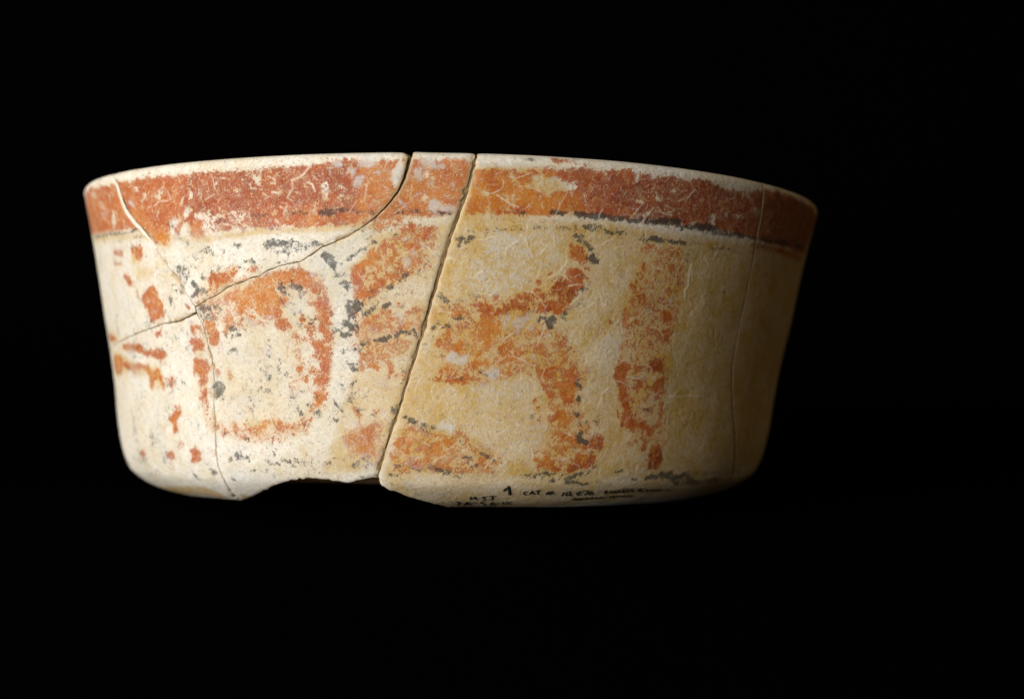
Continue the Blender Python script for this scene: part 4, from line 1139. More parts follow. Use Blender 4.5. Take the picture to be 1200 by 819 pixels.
# broken paste at the sherd edges
paste = g.mix(n_mid, C4(.50, .37, .21), C4(.66, .55, .38))
paste = g.mix(g.math('MULTIPLY', n_k, .30), paste, C4(.30, .20, .10))
col = g.mix(dC, col, paste)
nt.links.new(col, bs.inputs['Base Color'])
rough = g.math('ADD', g.math('SUBTRACT', .60, g.math('MULTIPLY', r_mask, .12)), g.math('MULTIPLY', n_fleck, .16))
nt.links.new(rough, bs.inputs['Roughness'])
bs.inputs['Specular IOR Level'].default_value = .20
hgt = g.math('ADD', g.math('MULTIPLY', n_flake, -.6), g.math('MULTIPLY', n_fine, .30))
hgt = g.math('ADD', hgt, g.math('MULTIPLY', r_mask, .35)); hgt = g.math('ADD', hgt, g.math('MULTIPLY', g_mask, .30))
bmp = g.n('ShaderNodeBump'); bmp.inputs['Strength'].default_value = .55; bmp.inputs['Distance'].default_value = .00012
nt.links.new(hgt, bmp.inputs['Height']); nt.links.new(bmp.outputs[0], bs.inputs['Normal'])

def plain(name, c1, c2, scale, rough=.85, spec=.2, bump=0, dist=.0002):
    m, nt, b = mat(name); q = NT(nt); p = q.n('ShaderNodeTexCoord').outputs['Object']
    nn = q.noise(p, scale, 5, .6)
    nt.links.new(q.mix(q.ramp(nn, .3, .7), C4(*c1), C4(*c2)), b.inputs['Base Color'])
    b.inputs['Roughness'].default_value = rough; b.inputs['Specular IOR Level'].default_value = spec
    if bump:
        bp = q.n('ShaderNodeBump'); bp.inputs['Strength'].default_value = bump; bp.inputs['Distance'].default_value = dist
        nt.links.new(nn, bp.inputs['Height']); nt.links.new(bp.outputs[0], b.inputs['Normal'])
    return m
m_plaster = plain('white_plaster', (.60, .545, .45), (.70, .65, .56), 600, .9, .1, .5)
m_glue = plain('brown_glue', (.09, .055, .018), (.27, .175, .075), 500, .7, .25, .9, .0006)
m_dirt = plain('dirt_in_crack', (.05, .038, .024), (.11, .085, .05), 700, .95, .05, .6)
m_ink = plain('black_ink', (.010, .009, .008), (.03, .026, .02), 1500, .6, .3)
m_cloth = plain('black_velvet', (.0010, .0009, .0011), (.0016, .0015, .0018), 900, 1.0, .0, .4)

# ------------------------------------------------------------------ mesh helper
def mesh_object(name, verts, quads, material, parent=None, tris=None, attrs=None, smooth=True):
    verts = np.asarray(verts, np.float32); quads = np.asarray(quads, np.int32).reshape(-1, 4)
    tris = np.zeros((0, 3), np.int32) if tris is None else np.asarray(tris, np.int32).reshape(-1, 3)
    me = bpy.data.meshes.new(name)
    me.vertices.add(len(verts)); me.vertices.foreach_set('co', verts.ravel())
    nl = quads.size + tris.size
    me.loops.add(nl); me.loops.foreach_set('vertex_index', np.concatenate([quads.ravel(), tris.ravel()]).astype(np.int32))
    me.polygons.add(len(quads)+len(tris))
    me.polygons.foreach_set('loop_start', np.concatenate([np.arange(len(quads))*4, quads.size+np.arange(len(tris))*3]).astype(np.int32))
    me.polygons.foreach_set('use_smooth', np.full(len(quads)+len(tris), smooth))
    me.update(calc_edges=True)
    for k, v in (attrs or {}).items():
        at = me.attributes.new(k, 'FLOAT_COLOR', 'POINT'); at.data.foreach_set('color', np.asarray(v, np.float32).ravel())
    me.materials.append(material)
    o = bpy.data.objects.new(name, me); COL.objects.link(o)
    if parent: o.parent = parent
    return o

# ------------------------------------------------------------------ setting: black velvet sweeping up behind the bowl
def velvet():
    prof = [(-1.2, 0.0)]
    prof += [(y, 0.0) for y in np.linspace(-.9, .55, 30)]
    prof += [(.55+.35*math.sin(t), .35-.35*math.cos(t)) for t in np.linspace(.1, math.pi/2, 10)]
    prof += [(.90, z) for z in (.6, .9, 1.2)]
    xs = np.linspace(-1.3, 1.3, 66); V = []
    for y, z in prof:
        for x in xs:
            d = math.hypot(x, y)
            rip = .0016*math.sin(9*x+3*y)*math.sin(5*y-2*x)*min(1, max(0, d-.12)/.2)
            V.append((x, y, z+rip-.0022))
    n = len(xs); Q = [(i*n+j, i*n+j+1, (i+1)*n+j+1, (i+1)*n+j) for i in range(len(prof)-1) for j in range(n-1)]
    o = mesh_object('backdrop', V, Q, m_cloth); o['kind'] = 'structure'
    return o
velvet()

# ------------------------------------------------------------------ grid of the wall: fine where it is painted, coarse behind
FINE = 81.0; STEP = .105
th_f = np.arange(-FINE, FINE+1e-6, STEP)
th_b = np.concatenate([np.linspace(th_f[-1], 360-FINE, 134)[1:-1]])
THD = np.concatenate([th_f, th_b]); NF = len(th_f); NC = len(THD)            # degrees, wraps round
NR = 540
SG = np.linspace(0, SLEN, NR); ZG = s2z(SG); RG = rad(ZG)
DS = SLEN/(NR-1); RM = .093                                              # metric: x = angle*RM
XG = np.radians(th_f)*RM; DX = math.radians(STEP)*RM
def blur(a, n=1):
    for _ in range(n):
        p = np.pad(a, 1, mode='edge'); a = (p[:-2, 1:-1]+2*p[1:-1, 1:-1]+p[2:, 1:-1])/4
        p = np.pad(a, 1, mode='edge'); a = (p[1:-1, :-2]+2*p[1:-1, 1:-1]+p[1:-1, 2:])/4
    return a
def vnoise(cell):                                                         # smooth value noise over the fine grid
    ny, nx = int(SLEN/cell)+4, int((XG[-1]-XG[0])/cell)+4
    t = rng.random((ny, nx)); y = SG/cell+1; x = (XG-XG[0])/cell+1
    iy = y.astype(int); ix = x.astype(int); fy = y-iy; fx = x-ix
    fy = (fy*fy*(3-2*fy))[:, None]; fx = (fx*fx*(3-2*fx))[None, :]
    return (t[np.ix_(iy, ix)]*(1-fy)+t[np.ix_(iy+1, ix)]*fy)*(1-fx)+(t[np.ix_(iy, ix+1)]*(1-fy)+t[np.ix_(iy+1, ix+1)]*fy)*fx
def window(x0, x1, y0, y1):
    j0 = max(0, int((x0-XG[0])/DX)-1); j1 = min(NF, int((x1-XG[0])/DX)+3)
    i0 = max(0, int(y0/DS)-1); i1 = min(NR, int(y1/DS)+3)
    return i0, i1, j0, j1
def seg_dist(X, Y, ax, ay, bx, by):
    dx, dy = bx-ax, by-ay; l = dx*dx+dy*dy+1e-18
    t = np.clip(((X-ax)*dx+(Y-ay)*dy)/l, 0, 1)
    nx, ny = ax+t*dx, ay+t*dy
    return np.hypot(X-nx, Y-ny), t, nx, ny
def stroke_mask(pts, w, soft):
    x = [p[0] for p in pts]; y = [p[1] for p in pts]; m = w/2+soft
    i0, i1, j0, j1 = window(min(x)-m, max(x)+m, min(y)-m, max(y)+m)
    if i1 <= i0 or j1 <= j0: return None
    X, Y = XG[None, j0:j1], SG[i0:i1, None]; d = np.full((i1-i0, j1-j0), 1.0)
    for a, b in zip(pts[:-1], pts[1:]): d = np.minimum(d, seg_dist(X, Y, *a, *b)[0])
    return (slice(i0, i1), slice(j0, j1)), np.clip((w/2+soft-d)/(2*soft), 0, 1)
def poly_inside(X, Y, pts):
    r = np.zeros(np.broadcast(X, Y).shape, bool); n = len(pts)
    for k in range(n):
        (ax, ay), (bx, by) = pts[k], pts[(k+1) % n]
        if ay == by: continue
        c = ((ay > Y) != (by > Y)) & (X < (bx-ax)*(Y-ay)/(by-ay)+ax)
        r ^= c
    return r
def poly_mask(pts):
    x = [p[0] for p in pts]; y = [p[1] for p in pts]; m = .0006
    i0, i1, j0, j1 = window(min(x)-m, max(x)+m, min(y)-m, max(y)+m)
    if i1 <= i0 or j1 <= j0: return None
    return (slice(i0, i1), slice(j0, j1)), blur(poly_inside(XG[None, j0:j1], SG[i0:i1, None], pts).astype(float), 3)
def to_xy(t, s): return (math.radians(t/100)*RM, s/2e5)

CH = {k: np.zeros((NR, NF)) for k in 'RTKOGWS'}
CH['T'] += .5
for line in MARKS.strip().split('\n'):
    f = line.split(); kind, d, tone, w = f[0], float(f[1]), float(f[2]), float(f[3])*1e-6
    pts = [to_xy(*map(int, q.split(','))) for q in f[4:]]
    r = stroke_mask(pts, w*(.45 if kind == 'W' else 1), .00016 if kind == 'W' else .00035) if w > 0 else poly_mask(pts)
    if r is None: continue
    sl, m = r
    if kind == 'E':
        CH['R'][sl] *= 1-d*m
        continue
    if kind == 'T': CH['T'][sl] += (tone-CH['T'][sl])*m; continue
    if kind == 'R': CH['T'][sl] += (tone-CH['T'][sl])*np.clip(m*1.2, 0, 1)
    if kind == 'G': CH['R'][sl] *= 1-.2*d*m
    CH[kind][sl] = np.maximum(CH[kind][sl], d*m)
def warp(a, amp, *cells):                                                 # ragged brush and wear edges
    oy = sum((vnoise(c)-.5)*amp*k for c, k in cells); ox = sum((vnoise(c)-.5)*amp*k for c, k in cells)
    i = np.clip(np.arange(NR)[:, None]+oy/DS, 0, NR-1.001); j = np.clip(np.arange(NF)[None, :]+ox/DX, 0, NF-1.001)
    i0 = i.astype(int); j0 = j.astype(int); fi_ = i-i0; fj_ = j-j0
    return a[i0, j0]*(1-fi_)*(1-fj_)+a[i0+1, j0]*fi_*(1-fj_)+a[i0, j0+1]*(1-fi_)*fj_+a[i0+1, j0+1]*fi_*fj_
CH['R'] = warp(CH['R'], .0008, (.0022, .5), (.0009, .8), (.0004, .5)); CH['K'] = warp(CH['K'], .0006, (.0016, .7), (.0007, .8)); CH['G'] = warp(CH['G'], .0016, (.0022, 1), (.0008, .8))
CH['S'] = blur(CH['R'], 16)
CH['R'] = np.clip(blur(CH['R'], 2)*.93+.22*blur(CH['R'], 24), 0, .97)
CH['K'] = np.clip(blur(CH['K'], 1)*1.12, 0, 1); CH['T'] = blur(warp(CH['T'], .008, (.005, 1), (.0018, .7)), 24); CH['O'] = blur(CH['O'], 10); CH['G'] = blur(CH['G'], 4)*.85
# the band and stain go on round the sides
tdeg = np.abs(th_f)[None, :]; zrow = ZG[:, None]
side = np.clip((tdeg-73)/3, 0, 1)
CH['R'] = CH['R']*(1-side)+side*.85*((zrow > .845) & (zrow < .965)); CH['T'] = CH['T']*(1-side)+side*.75
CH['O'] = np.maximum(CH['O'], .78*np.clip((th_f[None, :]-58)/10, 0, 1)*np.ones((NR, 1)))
# thin wash and dust everywhere
CH['O'] = np.clip(CH['O']+.22*vnoise(.006)*vnoise(.0018), 0, 1)
CH['K'] = np.clip(CH['K']+.25*np.clip(vnoise(.0016)-.80, 0, 1)*np.clip(vnoise(.009)*2-.6, 0, 1), 0, 1)
# smudged dark residue and pale grey lime, thicker on the left half
left = np.clip((6-th_f)/20, 0, 1)[None, :]*np.clip((SLEN*.86-SG)/.004, 0, 1)[:, None]
CH['K'] = np.maximum(CH['K'], left*.62*np.clip(vnoise(.0055)*1.9-1.0, 0, 1)*(.35+.65*vnoise(.0012)))
CH['G'] = np.maximum(CH['G'], (.3+.7*left)*.42*np.clip(vnoise(.0060)*1.8-.75, 0, 1))
# root marks and scratches: fine curling traces with their own relief
relief = np.zeros((NR, NF))
def worm(x, y, L, w, curl):
    a = rng.random()*6.283; n = max(3, int(L/.0006)); k = rng.normal(0, curl); p = [(x, y)]
    for _ in range(n):
        a += k+rng.normal(0, .28); x += .0006*math.cos(a); y += .0006*math.sin(a); p.append((x, y))
    return p
for q in range(2800):
    x = rng.uniform(XG[0], XG[-1]); y = rng.uniform(.012, SLEN)
    t = x/RM*57.3; dens = .5+.5*(t > -2) if y < .083 else 1.0
    if rng.random() > dens: continue
    L = .0005+.0030*rng.random()**2; w = rng.uniform(.00003, .00014)
    r = stroke_mask(worm(x, y, L, w, .22), w, .00014)
    if r is None: continue
    sl, m = r; v = rng.uniform(.45, 1.0)
    CH['W'][sl] = np.maximum(CH['W'][sl], m*v*rng.random()); relief[sl] += m*rng.choice([-1, 1, 1])*rng.uniform(.00001, .00005)
relief += .00005*CH['W']
# longer root traces, mostly on the large right sherd
for q in range(170):
    x = rng.uniform(math.radians(-8 if q % 4 else -70), math.radians(56))*RM; y = rng.uniform(.026, SLEN-.004)
    r = stroke_mask(worm(x, y, rng.uniform(.002, .0065), .0002, .10), rng.uniform(.00008, .00022), .00012)
    if r is None: continue
    sl, m = r; CH['W'][sl] = np.maximum(CH['W'][sl], m*rng.uniform(.4, .95)); relief[sl] += m*rng.choice([-1, 1])*rng.uniform(.00002, .00006)
# flaked pits
pit = np.clip(vnoise(.0011)*.6+vnoise(.0024)*.4-.62, 0, 1)
relief -= .00016*pit
relief += .00030*(vnoise(.013)-.5)+.00007*(vnoise(.0045)-.5)+.00003*(vnoise(.0006)-.5)

# ------------------------------------------------------------------ joints between the sherds
def wiggle(pts, amp=.00006, step=.0008):
    out = []
    for (ax, ay, aw), (bx, by, bw) in zip(pts[:-1], pts[1:]):
        n = max(1, int(math.hypot(bx-ax, by-ay)/step))
        for k in range(n):
            t = k/n; jx, jy = (rng.normal(0, amp), rng.normal(0, amp)) if (k or not out) and out else (0, 0)
            out.append((ax+(bx-ax)*t+jx, ay+(by-ay)*t+jy, (aw+(bw-aw)*t)*(1+rng.normal(0, .03))))
    out.append(pts[-1]); return out
JT = {k: wiggle([(*to_xy(t, s), w*1e-6*(.62 if k == 'de' else 1 if k == 'ab' else 1.35 if k == 'ef' else .82)) for t, s, w in v]) for k, v in JOINTS.items()}
TOP = SLEN+.010
BACK = math.radians(128)*RM
def ext(p, x, y, w=None): return (x, y, p[2] if w is None else w)
J_ab = [ext(JT['ab'][0], JT['ab'][0][0]-.0004, TOP)]+JT['ab']
J_ad = JT['ad']+[ext(JT['ad'][-1], JT['ad'][-1][0]+.0006, TOP)]
J_bc = JT['bc']+[(-BACK, .046, .0003)]
J_cd = JT['cd']+[ext(JT['cd'][-1], JT['cd'][-1][0]-.003, .004), ext(JT['cd'][-1], JT['cd'][-1][0]-.004, -.004)]
J_de = [ext(JT['de'][0], JT['de'][0][0]+.0006, TOP)]+JT['de']+[ext(JT['de'][-1], JT['de'][-1][0]-.001, -.004)]
J_ef = [ext(JT['ef'][0], JT['ef'][0][0]+.0003, TOP)]+JT['ef']+[ext(JT['ef'][-1], JT['ef'][-1][0]+.001, -.004)]
J_bb = [(-BACK, TOP, .0003), (-BACK-.004, .07, .0003), (-BACK, .046, .0003), (-BACK+.003, .02, .0003), (-BACK, -.004, .0003)]
J_fb = [(BACK, TOP, .0003), (BACK+.003, .06, .0003), (BACK-.002, .03, .0003), (BACK, -.004, .0003)]
ALLJ = [J_ab, J_ad, J_bc, J_cd, J_de, J_ef, J_bb, J_fb]
nt_pts = [(*to_xy(t, s), 0.0) for t, s in NOTCH]
nt_pts = [(math.radians(-80)*RM, -.004, 0.0), (math.radians(-76)*RM, .006, 0.0), (math.radians(-55)*RM, .0092, 0.0)]+wiggle(nt_pts, .00014)+[(nt_pts[-1][0]+.002, -.004, 0.0)]
xy = lambda l: [p[:2] for p in l]
FAR = math.radians(180)*RM
SHERDS = {
 'A': xy(J_ab)+xy(J_ad),
 'B': xy(J_ab)+xy(J_bc)+[xy(J_bb)[1], xy(J_bb)[0]],
 'C': xy(J_bc)[::-1][:-1]+xy(J_cd)+xy(J_bb)[::-1][:3],
 'D': xy(J_ad)[::-1]+xy(J_cd)+xy(J_de)[::-1],
 'E': xy(J_de)+xy(J_ef)[::-1],
 'F': xy(J_ef)+xy(J_fb)[::-1]}
SHERDS['D'] = xy(J_ad)[::-1]+xy(J_bc)[1:2]+xy(J_cd)[1:]+xy(J_de)[::-1]
SHERDS['C'] = xy(J_bc)[1:][::-1]+xy(J_cd)[1:]+xy(J_bb)[::-1][:3]

# rows: outside from the foot up over the lip and down the inside
THICK = .062
lip_r1 = RG[-1]
rows_r = list(RG); rows_z = list(ZG); rows_s = list(SG)
for t in np.linspace(0, 1, 9)[1:]:                                       # rounded inner lip
    a = t*math.pi/2; rows_r.append(lip_r1-.014-.022*math.sin(a)); rows_z.append(1.0-.022*(1-math.cos(a))/HGT); rows_s.append(SLEN+.0004+t*.004)
zi = np.linspace(rows_z[-1], .125, 62)[1:]
for z in zi:
    rr = pchip(ZFC, RSC, np.array([z]))[0]-THICK*(1+.25*(1-z))
    rows_r.append(rr); rows_z.append(z); rows_s.append(float(z2s(z)) if z < .955 else SLEN)
rows_r = np.array(rows_r); rows_z = np.array(rows_z); rows_s = np.array(rows_s); NA = len(rows_r)
thr = np.radians(THD); xcol = np.where(thr > math.pi, thr-2*math.pi, thr)*RM
POS = place(rows_r[:, None], rows_z[:, None], thr[None, :])
e1 = np.roll(POS, -1, 1)-np.roll(POS, 1, 1); e0 = np.gradient(POS, axis=0)
NRM = np.cross(e1, e0); NRM /= np.linalg.norm(NRM, axis=-1, keepdims=True)+1e-12

def joint_field(X, Y, lines, reach=.0045):
    """distance to the nearest joint minus half its width, and the nearest point (flat arrays)"""
    best = np.full(X.shape, 1.0); hw = np.zeros(X.shape); nx = X.copy(); ny = Y.copy()
    for ln in lines:
        for a, b in zip(ln[:-1], ln[1:]):
            sel = np.nonzero((X > min(a[0], b[0])-reach) & (X < max(a[0], b[0])+reach) & (Y > min(a[1], b[1])-reach) & (Y < max(a[1], b[1])+reach))[0]
            if not len(sel): continue
            d, t, px, py = seg_dist(X[sel], Y[sel], a[0], a[1], b[0], b[1])
            ok = d < best[sel]; s2 = sel[ok]
            best[s2] = d[ok]; hw[s2] = (a[2]+(b[2]-a[2])*t[ok])/2; nx[s2] = px[ok]; ny[s2] = py[ok]
    return best, hw, nx, ny
# prefilter: only grid points near a joint
FX = np.broadcast_to(xcol[None, :], (NA, NC)); FY = np.broadcast_to(rows_s[:, None], (NA, NC))
near = np.zeros((NA, NC), bool)
for ln in ALLJ+[nt_pts]:
    for a, b in zip(ln[:-1], ln[1:]):
        R = .003
        jj = np.nonzero((xcol > min(a[0], b[0])-R) & (xcol < max(a[0], b[0])+R))[0]; ii = np.nonzero((rows_s > min(a[1], b[1])-R) & (rows_s < max(a[1], b[1])+R))[0]
        if len(ii) and len(jj): near[np.ix_(ii, jj)] = True
NI = np.nonzero(near.ravel())[0]
jb, jh, jx, jy = joint_field(FX.ravel()[NI], FY.ravel()[NI], ALLJ, .003)
ib, ih, ix_, iy_ = joint_field(FX.ravel()[NI], FY.ravel()[NI], [nt_pts], .003)
ab_, _h, _x, ay_ = joint_field(FX.ravel()[NI], FY.ravel()[NI], [J_ad], .003)
DA = np.full(NA*NC, 1.0); DA[NI] = ab_; YA = np.zeros(NA*NC); YA[NI] = ay_
DJ = np.full(NA*NC, 1.0); HJ = np.zeros(NA*NC); PXJ = FX.ravel().copy(); PYJ = FY.ravel().copy()
DJ[NI] = jb; HJ[NI] = jh; PXJ[NI] = jx; PYJ[NI] = jy
DN = np.full(NA*NC, 1.0); DN[NI] = ib; PXN = FX.ravel().copy(); PYN = FY.ravel().copy(); PXN[NI] = ix_; PYN[NI] = iy_

# face classes
fi, fj = np.meshgrid(np.arange(NA-1), np.arange(NC), indexing='ij'); fj2 = (fj+1) % NC
quad = np.stack([fi*NC+fj, fi*NC+fj2, (fi+1)*NC+fj2, (fi+1)*NC+fj], -1).reshape(-1, 4)
xc = np.radians((THD+np.concatenate([THD[1:], [360+THD[0]]]))/2); xc = np.where(xc > math.pi, xc-2*math.pi, xc)*RM
yc = (rows_s[1:]+rows_s[:-1])/2
cls = np.full((NA-1, NC), 6, np.int8)
for k, nme in enumerate('ABCDEF'):
    p = SHERDS[nme]; xs_ = [q[0] for q in p]
    jj = np.nonzero((xc >= min(xs_)) & (xc <= max(xs_)))[0]
    sub = np.broadcast_to(cls[:, jj], (NA-1, len(jj))).copy()
    ins = poly_inside(xc[jj][None, :], yc[:, None], p)
    sub[ins & (sub == 6)] = k; cls[:, jj] = sub
jj = np.nonzero((xc > nt_pts[0][0]) & (xc < nt_pts[-1][0]))[0]
sub = cls[:, jj].copy(); sub[poly_inside(xc[jj][None, :], yc[:, None], xy(nt_pts))] = -1; cls[:, jj] = sub
cls = cls.ravel()
gap_ok = (DJ-HJ); inside_gap = gap_ok < 0
cls[inside_gap[quad].sum(1) >= 3] = -1

# displacement and colour per grid vertex
disp = np.zeros((NA, NC)); fade = np.clip((FINE-np.abs(th_f))/4, 0, 1)[None, :]*np.clip((SLEN-SG)/.0015, .2, 1)[:, None]
disp[:NR, :NF] = relief*fade
VXJ = FX.ravel(); side_f = np.clip((43-np.degrees(VXJ/RM))/5, .05, 1)
edge = side_f*np.exp(-np.clip(DJ-HJ, 0, 1)/(.00018+HJ*.5))*np.clip(.00004+HJ*.60, 0, .00030)
edge += np.exp(-np.clip(DN, 0, 1)/.0004)*.00025
chip = np.zeros((NA, NC)); chip[:NR, :NF] = np.clip(.45*vnoise(.0011)+.55*vnoise(.0037)-.50, 0, 1)*.0022
chipped = side_f*np.exp(-np.clip(DJ-HJ, 0, 1)/.0004)*chip.ravel(); edge += chipped
disp = disp.ravel()-edge
PA = np.zeros((NA, NC, 4), np.float32); PB = np.zeros((NA, NC, 4), np.float32)
for k, c in enumerate('RTKO'): PA[:NR, :NF, k] = CH[c]
for k, c in ((0, 'G'), (1, 'W'), (3, 'S')): PB[:NR, :NF, k] = CH[c]
bandrow = (ZG > .845) & (ZG < .965)
PA[:NR, NF:, 0] = .85*bandrow[:, None]; PA[:NR, NF:, 1] = .75; PA[:NR, NF:, 3] = .12+.66*np.clip((200-THD[NF:])/110, 0, 1)[None, :]; PA[NR:, :, 3] = .5
PA = PA.reshape(-1, 4); PB = PB.reshape(-1, 4)
frontal = np.clip((43-np.abs(np.degrees(VXJ/RM)))/5, .12, 1)
# worn paste arris along broad joints, partly a lit edge painted in
PB[:, 2] = frontal*np.clip(1.5*np.exp(-np.clip(DJ-HJ, 0, 1)/(.00016+HJ*.6))*np.clip(HJ/.00030-.25, 0, .8), 0, .92)
PB[:, 2] = np.maximum(PB[:, 2], np.clip(chipped/.00018, 0, .85))
P0 = POS.reshape(-1, 3); N0 = NRM.reshape(-1, 3); VX = FX.ravel(); VY = FY.ravel()

def surf(x, y):
    """point and normal of the outer wall for metric coordinates"""
    th = x/RM; z = s2z(np.clip(y, 0, SLEN)); p = place(rad(z), z, th)
    z2 = s2z(np.clip(y+.0003, 0, SLEN)); z1 = s2z(np.clip(y-.0003, 0, SLEN))
    a = place(rad(z2), z2, th)-place(rad(z1), z1, th); b = place(rad(z), z, th+.003)-place(rad(z), z, th-.003)
    n = np.cross(b, a); n /= np.linalg.norm(n, axis=-1, keepdims=True)
    return p, n

# ------------------------------------------------------------------ the bowl
bowl = bpy.data.objects.new('pottery_bowl', None); COL.objects.link(bowl); bowl.empty_display_size = .05
bowl['label'] = 'cracked cream pottery bowl with worn red and black painted band and figures, on black cloth'
bowl['category'] = 'bowl'
labels = {'A': 'upper left sherd with pinkish red rim band above the curved crack', 'B': 'far left rim sherd behind a white filled crack',
 'C': 'lower left sherd of bare cream slip with small orange dabs', 'D': 'central sherd with pale orange oval and orange plumes',
 'E': 'large right sherd with red leg figure, glyph column and ink writing', 'F': 'shaded far right sherd beyond the dark vertical crack', 'G': 'back wall of the bowl'}
fc_x = np.broadcast_to(xc[None, :], (NA-1, NC)).ravel(); fc_y = np.broadcast_to(yc[:, None], (NA-1, NC)).ravel()
sherd_obj = {}
for k, nme in enumerate('ABCDEFG'):
    fs = np.nonzero(cls == k)[0]; q = quad[fs]
    used, inv = np.unique(q, return_inverse=True); q2 = inv.reshape(-1, 4)
    # border edges of this sherd
    ed = np.concatenate([q2[:, [0, 1]], q2[:, [1, 2]], q2[:, [2, 3]], q2[:, [3, 0]]])
    key = np.sort(ed, 1); code = key[:, 0].astype(np.int64)*len(used)+key[:, 1]
    u, first, cnt = np.unique(code, return_index=True, return_counts=True)
    be = ed[first[cnt == 1]]; be = be[~((used[be] >= (NA-1)*NC).all(1))]; bv = np.unique(be)
    # centre of own faces at each vertex
    sx = np.zeros(len(used)); sy = np.zeros(len(used)); c = np.zeros(len(used))
    for m in range(4):
        np.add.at(sx, q2[:, m], fc_x[fs]); np.add.at(sy, q2[:, m], fc_y[fs]); np.add.at(c, q2[:, m], 1)
    X = VX[used].copy(); Y = VY[used].copy(); P = P0[used].copy(); N = N0[used]
    b = bv; gi = used[b]
    dj, dn = DJ[gi]-HJ[gi], DN[gi]
    useN = dn < dj
    tx = np.where(useN, PXN[gi], PXJ[gi]); ty = np.where(useN, PYN[gi], PYJ[gi]); h = np.where(useN, 0, np.maximum(HJ[gi], .00006))
    ok = (np.minimum(np.abs(dj), dn) < .0012) & (np.abs(X[b]) < math.radians(FINE-1)*RM) & (used[b] < (NR-1)*NC)
    ox, oy = sx[b]/c[b]-tx, sy[b]/c[b]-ty; l = np.hypot(ox, oy)+1e-9
    # offset direction: from the joint to the sherd
    nx_, ny_ = tx+ox/l*h, ty+oy/l*h
    dx, dy = np.where(ok, nx_-X[b], 0), np.where(ok, ny_-Y[b], 0)
    lim = np.minimum(1, .0009/(np.hypot(dx, dy)+1e-9)); dx *= lim; dy *= lim
    X[b] += dx; Y[b] += dy
    sel = b[ok]
    if len(sel):
        p_, n_ = surf(X[sel], Y[sel]); P[sel] = p_
    dd = disp[used].copy()
    if nme in 'AD':                                                       # the central sherd sits a little proud of its neighbour
        lift = np.exp(-DA[used]/.0011)*np.clip((YA[used]-.060)/.022, .12, 1)
        dd += lift*(.00052 if nme == 'D' else -.00016)
    P = P+N*dd[:, None]
    A = PA[used].copy(); B = PB[used].copy()
    # broken edge going in through the wall: own vertices, paste coloured
    remap = np.full(len(used), -1); remap[bv] = np.arange(len(bv)); nb = len(bv); base = len(used)
    jag = rng.normal(0, .00003, (nb, 3))
    vA = P[bv]; depth = .0026; vB = P[bv]-N[bv]*depth*.35+jag; vC = P[bv]-N[bv]*depth+jag*2
    V = np.concatenate([P, vA, vB, vC])
    e0_, e1_ = remap[be[:, 0]], remap[be[:, 1]]
    sk = np.concatenate([np.stack([base+e1_, base+e0_, base+nb+e0_, base+nb+e1_], 1), np.stack([base+nb+e1_, base+nb+e0_, base+2*nb+e0_, base+2*nb+e1_], 1)])
    zA = np.zeros((3*nb, 4), np.float32); zB = np.zeros((3*nb, 4), np.float32); zB[:, 2] = 1; zB[:, 3] = 1
    o = mesh_object('sherd', V, np.concatenate([q2, sk]), pot, bowl, attrs={'paint_a': np.concatenate([A, zA]), 'paint_b': np.concatenate([B, zB])})
    o['label'] = labels[nme]; sherd_obj[nme] = o

# fills in the joints, a strip lying below the surface
def fill(line, depth, extra, material, label, y_max=None):
    pts = [p for p in line if -.001 < p[1] < (y_max or SLEN-.0016)]
    x = np.array([p[0] for p in pts]); y = np.array([p[1] for p in pts]); w = np.array([p[2] for p in pts])/2+extra
    tx, ty = np.gradient(x), np.gradient(y); l = np.hypot(tx, ty)+1e-9; nx, ny = -ty/l, tx/l
    V = []; m = 7
    for k in range(m):
        t = (k/(m-1)-.5)*2
        p, n = surf(x+nx*w*t, y+ny*w*t)
        d = depth*(1+.35*t*t)+rng.normal(0, depth*.10+.00002, len(x))
        V.append(p-n*d[:, None])
    V = np.array(V); L = len(x)
    Q = [(k*L+i, k*L+i+1, (k+1)*L+i+1, (k+1)*L+i) for k in range(m-1) for i in range(L-1)]
    o = mesh_object('joint_fill', V.reshape(-1, 3), Q, material, bowl); o['label'] = label
fill([p for p in JT['ab'] if p[2] > .00025], .00008, .00012, m_plaster, 'white plaster fill in the far left crack')
fill(JT['de'], .00042, .0004, m_glue, 'brown glue in the broad diagonal crack')
for k in ('ad', 'bc', 'cd', 'ef'): fill(JT[k], .0011, .0006, m_dirt, 'dark dirt in a hairline crack')

# base slab with the broken-out part behind the notch
nt0, nt1 = nt_pts[0][0]/RM, nt_pts[-1][0]/RM
TB = np.radians(np.arange(0, 360, 1.5)); RB = np.linspace(0, 1, 30)
def base_pt(t, r, top):
    rr = r*(.79 if top else .655); zf = .085 if top else 0.002
    p = place(rr, 0, t); w = np.clip(r, 0, 1)
    z = W_BOT*np.cos(2*t)*w*w*RAD
    return np.array([p[0], p[1], z+(.0052 if top else .0003)])
nB = len(TB); V = [base_pt(t, r, top) for top in (0, 1) for r in RB for t in TB]
def bi(top, i, j): return (top*len(RB)+i)*nB+(j % nB)
hole_r = {j: .17+.10*math.sin(3*TB[j]+1)+.06*math.sin(11*TB[j]) for j in range(nB)}
def gone(i, j):
    t = TB[j % nB]; t = t-2*math.pi if t > math.pi else t
    return -1.9 < t < 1.75 and RB[i] > hole_r[j % nB]*.3
Q = []
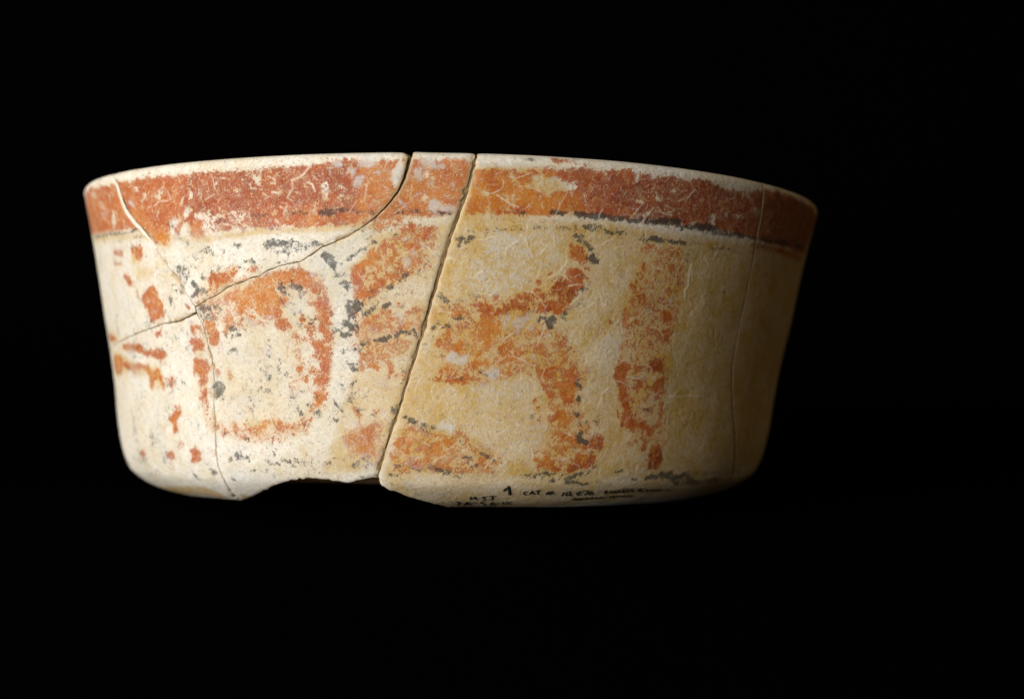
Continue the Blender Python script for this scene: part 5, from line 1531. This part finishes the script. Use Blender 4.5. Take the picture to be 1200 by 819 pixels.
for i in range(len(RB)-1):
    for j in range(nB):
        if gone(i, j): continue
        Q.append((bi(1, i, j), bi(1, i, j+1), bi(1, i+1, j+1), bi(1, i+1, j)))
        Q.append((bi(0, i, j+1), bi(0, i, j), bi(0, i+1, j), bi(0, i+1, j+1)))
        if i+1 == len(RB)-1 or gone(i+1, j): Q.append((bi(0, i+1, j), bi(0, i+1, j+1), bi(1, i+1, j+1), bi(1, i+1, j)))
        if i > 0 and gone(i-1, j): Q.append((bi(0, i, j+1), bi(0, i, j), bi(1, i, j), bi(1, i, j+1)))
        for dj, e in ((-1, j), (1, j+1)):
            if gone(i, j+dj): Q.append((bi(0, i, e), bi(0, i+1, e), bi(1, i+1, e), bi(1, i, e)))
za = np.zeros((len(V), 4)); za[:, 3] = .4; zb = np.zeros((len(V), 4)); zb[:, 2] = .5; zb[:, 3] = 1
o = mesh_object('base', np.array(V), Q, pot, bowl, attrs={'paint_a': za, 'paint_b': zb}, smooth=False); o['label'] = 'flat base with its front left part broken away'

# ink writing on the foot: strokes of ink lying on the large right sherd
def sample(a, x, y):
    j = np.clip((x-XG[0])/DX, 0, NF-2); i = np.clip(y/DS, 0, NR-2); i0 = i.astype(int); j0 = j.astype(int); fi_, fj_ = i-i0, j-j0
    return a[i0, j0]*(1-fi_)*(1-fj_)+a[i0+1, j0]*fi_*(1-fj_)+a[i0, j0+1]*(1-fi_)*fj_+a[i0+1, j0+1]*fi_*fj_
DG = disp.reshape(NA, NC)[:NR, :NF]
def ink_part(name, strokes, label):
    V = []; Q = []
    for w, pts in strokes:
        w = w*1e-6; p = [to_xy(*q) for q in pts]; X = []; Y = []
        for (ax, ay), (bx, by) in zip(p[:-1], p[1:]):
            n = max(2, int(math.hypot(bx-ax, by-ay)/.00012)); t = np.linspace(0, 1, n, endpoint=False); X += list(ax+(bx-ax)*t); Y += list(ay+(by-ay)*t)
        X.append(p[-1][0]); Y.append(p[-1][1]); X = np.array(X); Y = np.array(Y)
        tx, ty = np.gradient(X), np.gradient(Y); l = np.hypot(tx, ty)+1e-9; nx, ny = -ty/l, tx/l
        hw = w/2*(1+.22*np.sin(np.arange(len(X))*.9+rng.random()*6)); hw[0] *= .6; hw[-1] *= .6
        b0 = len(V); L = len(X); hgt_ = .00005
        for t, up_ in ((-1, 0), (-.6, 1), (.6, 1), (1, 0)):
            x, y = X+nx*hw*t, Y+ny*hw*t
            q, n = surf(x, y); d = sample(DG, x, y)+(.00013 if up_ else -.00003)
            V += list(q+n*d[:, None])
        Q += [(b0+k*L+i, b0+k*L+i+1, b0+(k+1)*L+i+1, b0+(k+1)*L+i) for k in range(3) for i in range(L-1)]
    o = mesh_object(name, np.array(V), Q, m_ink, sherd_obj['E']); o['label'] = label
big = [i for i, s in enumerate(INK) if s[0] > 600][0]
ink_part('ink_lettering', INK[:big], 'small black handwritten letters and number near the notch')
ink_part('ink_numeral', INK[big:big+1], 'bold black handwritten numeral one')
ink_part('ink_lettering', INK[big+1:], 'line of small black handwriting along the foot')
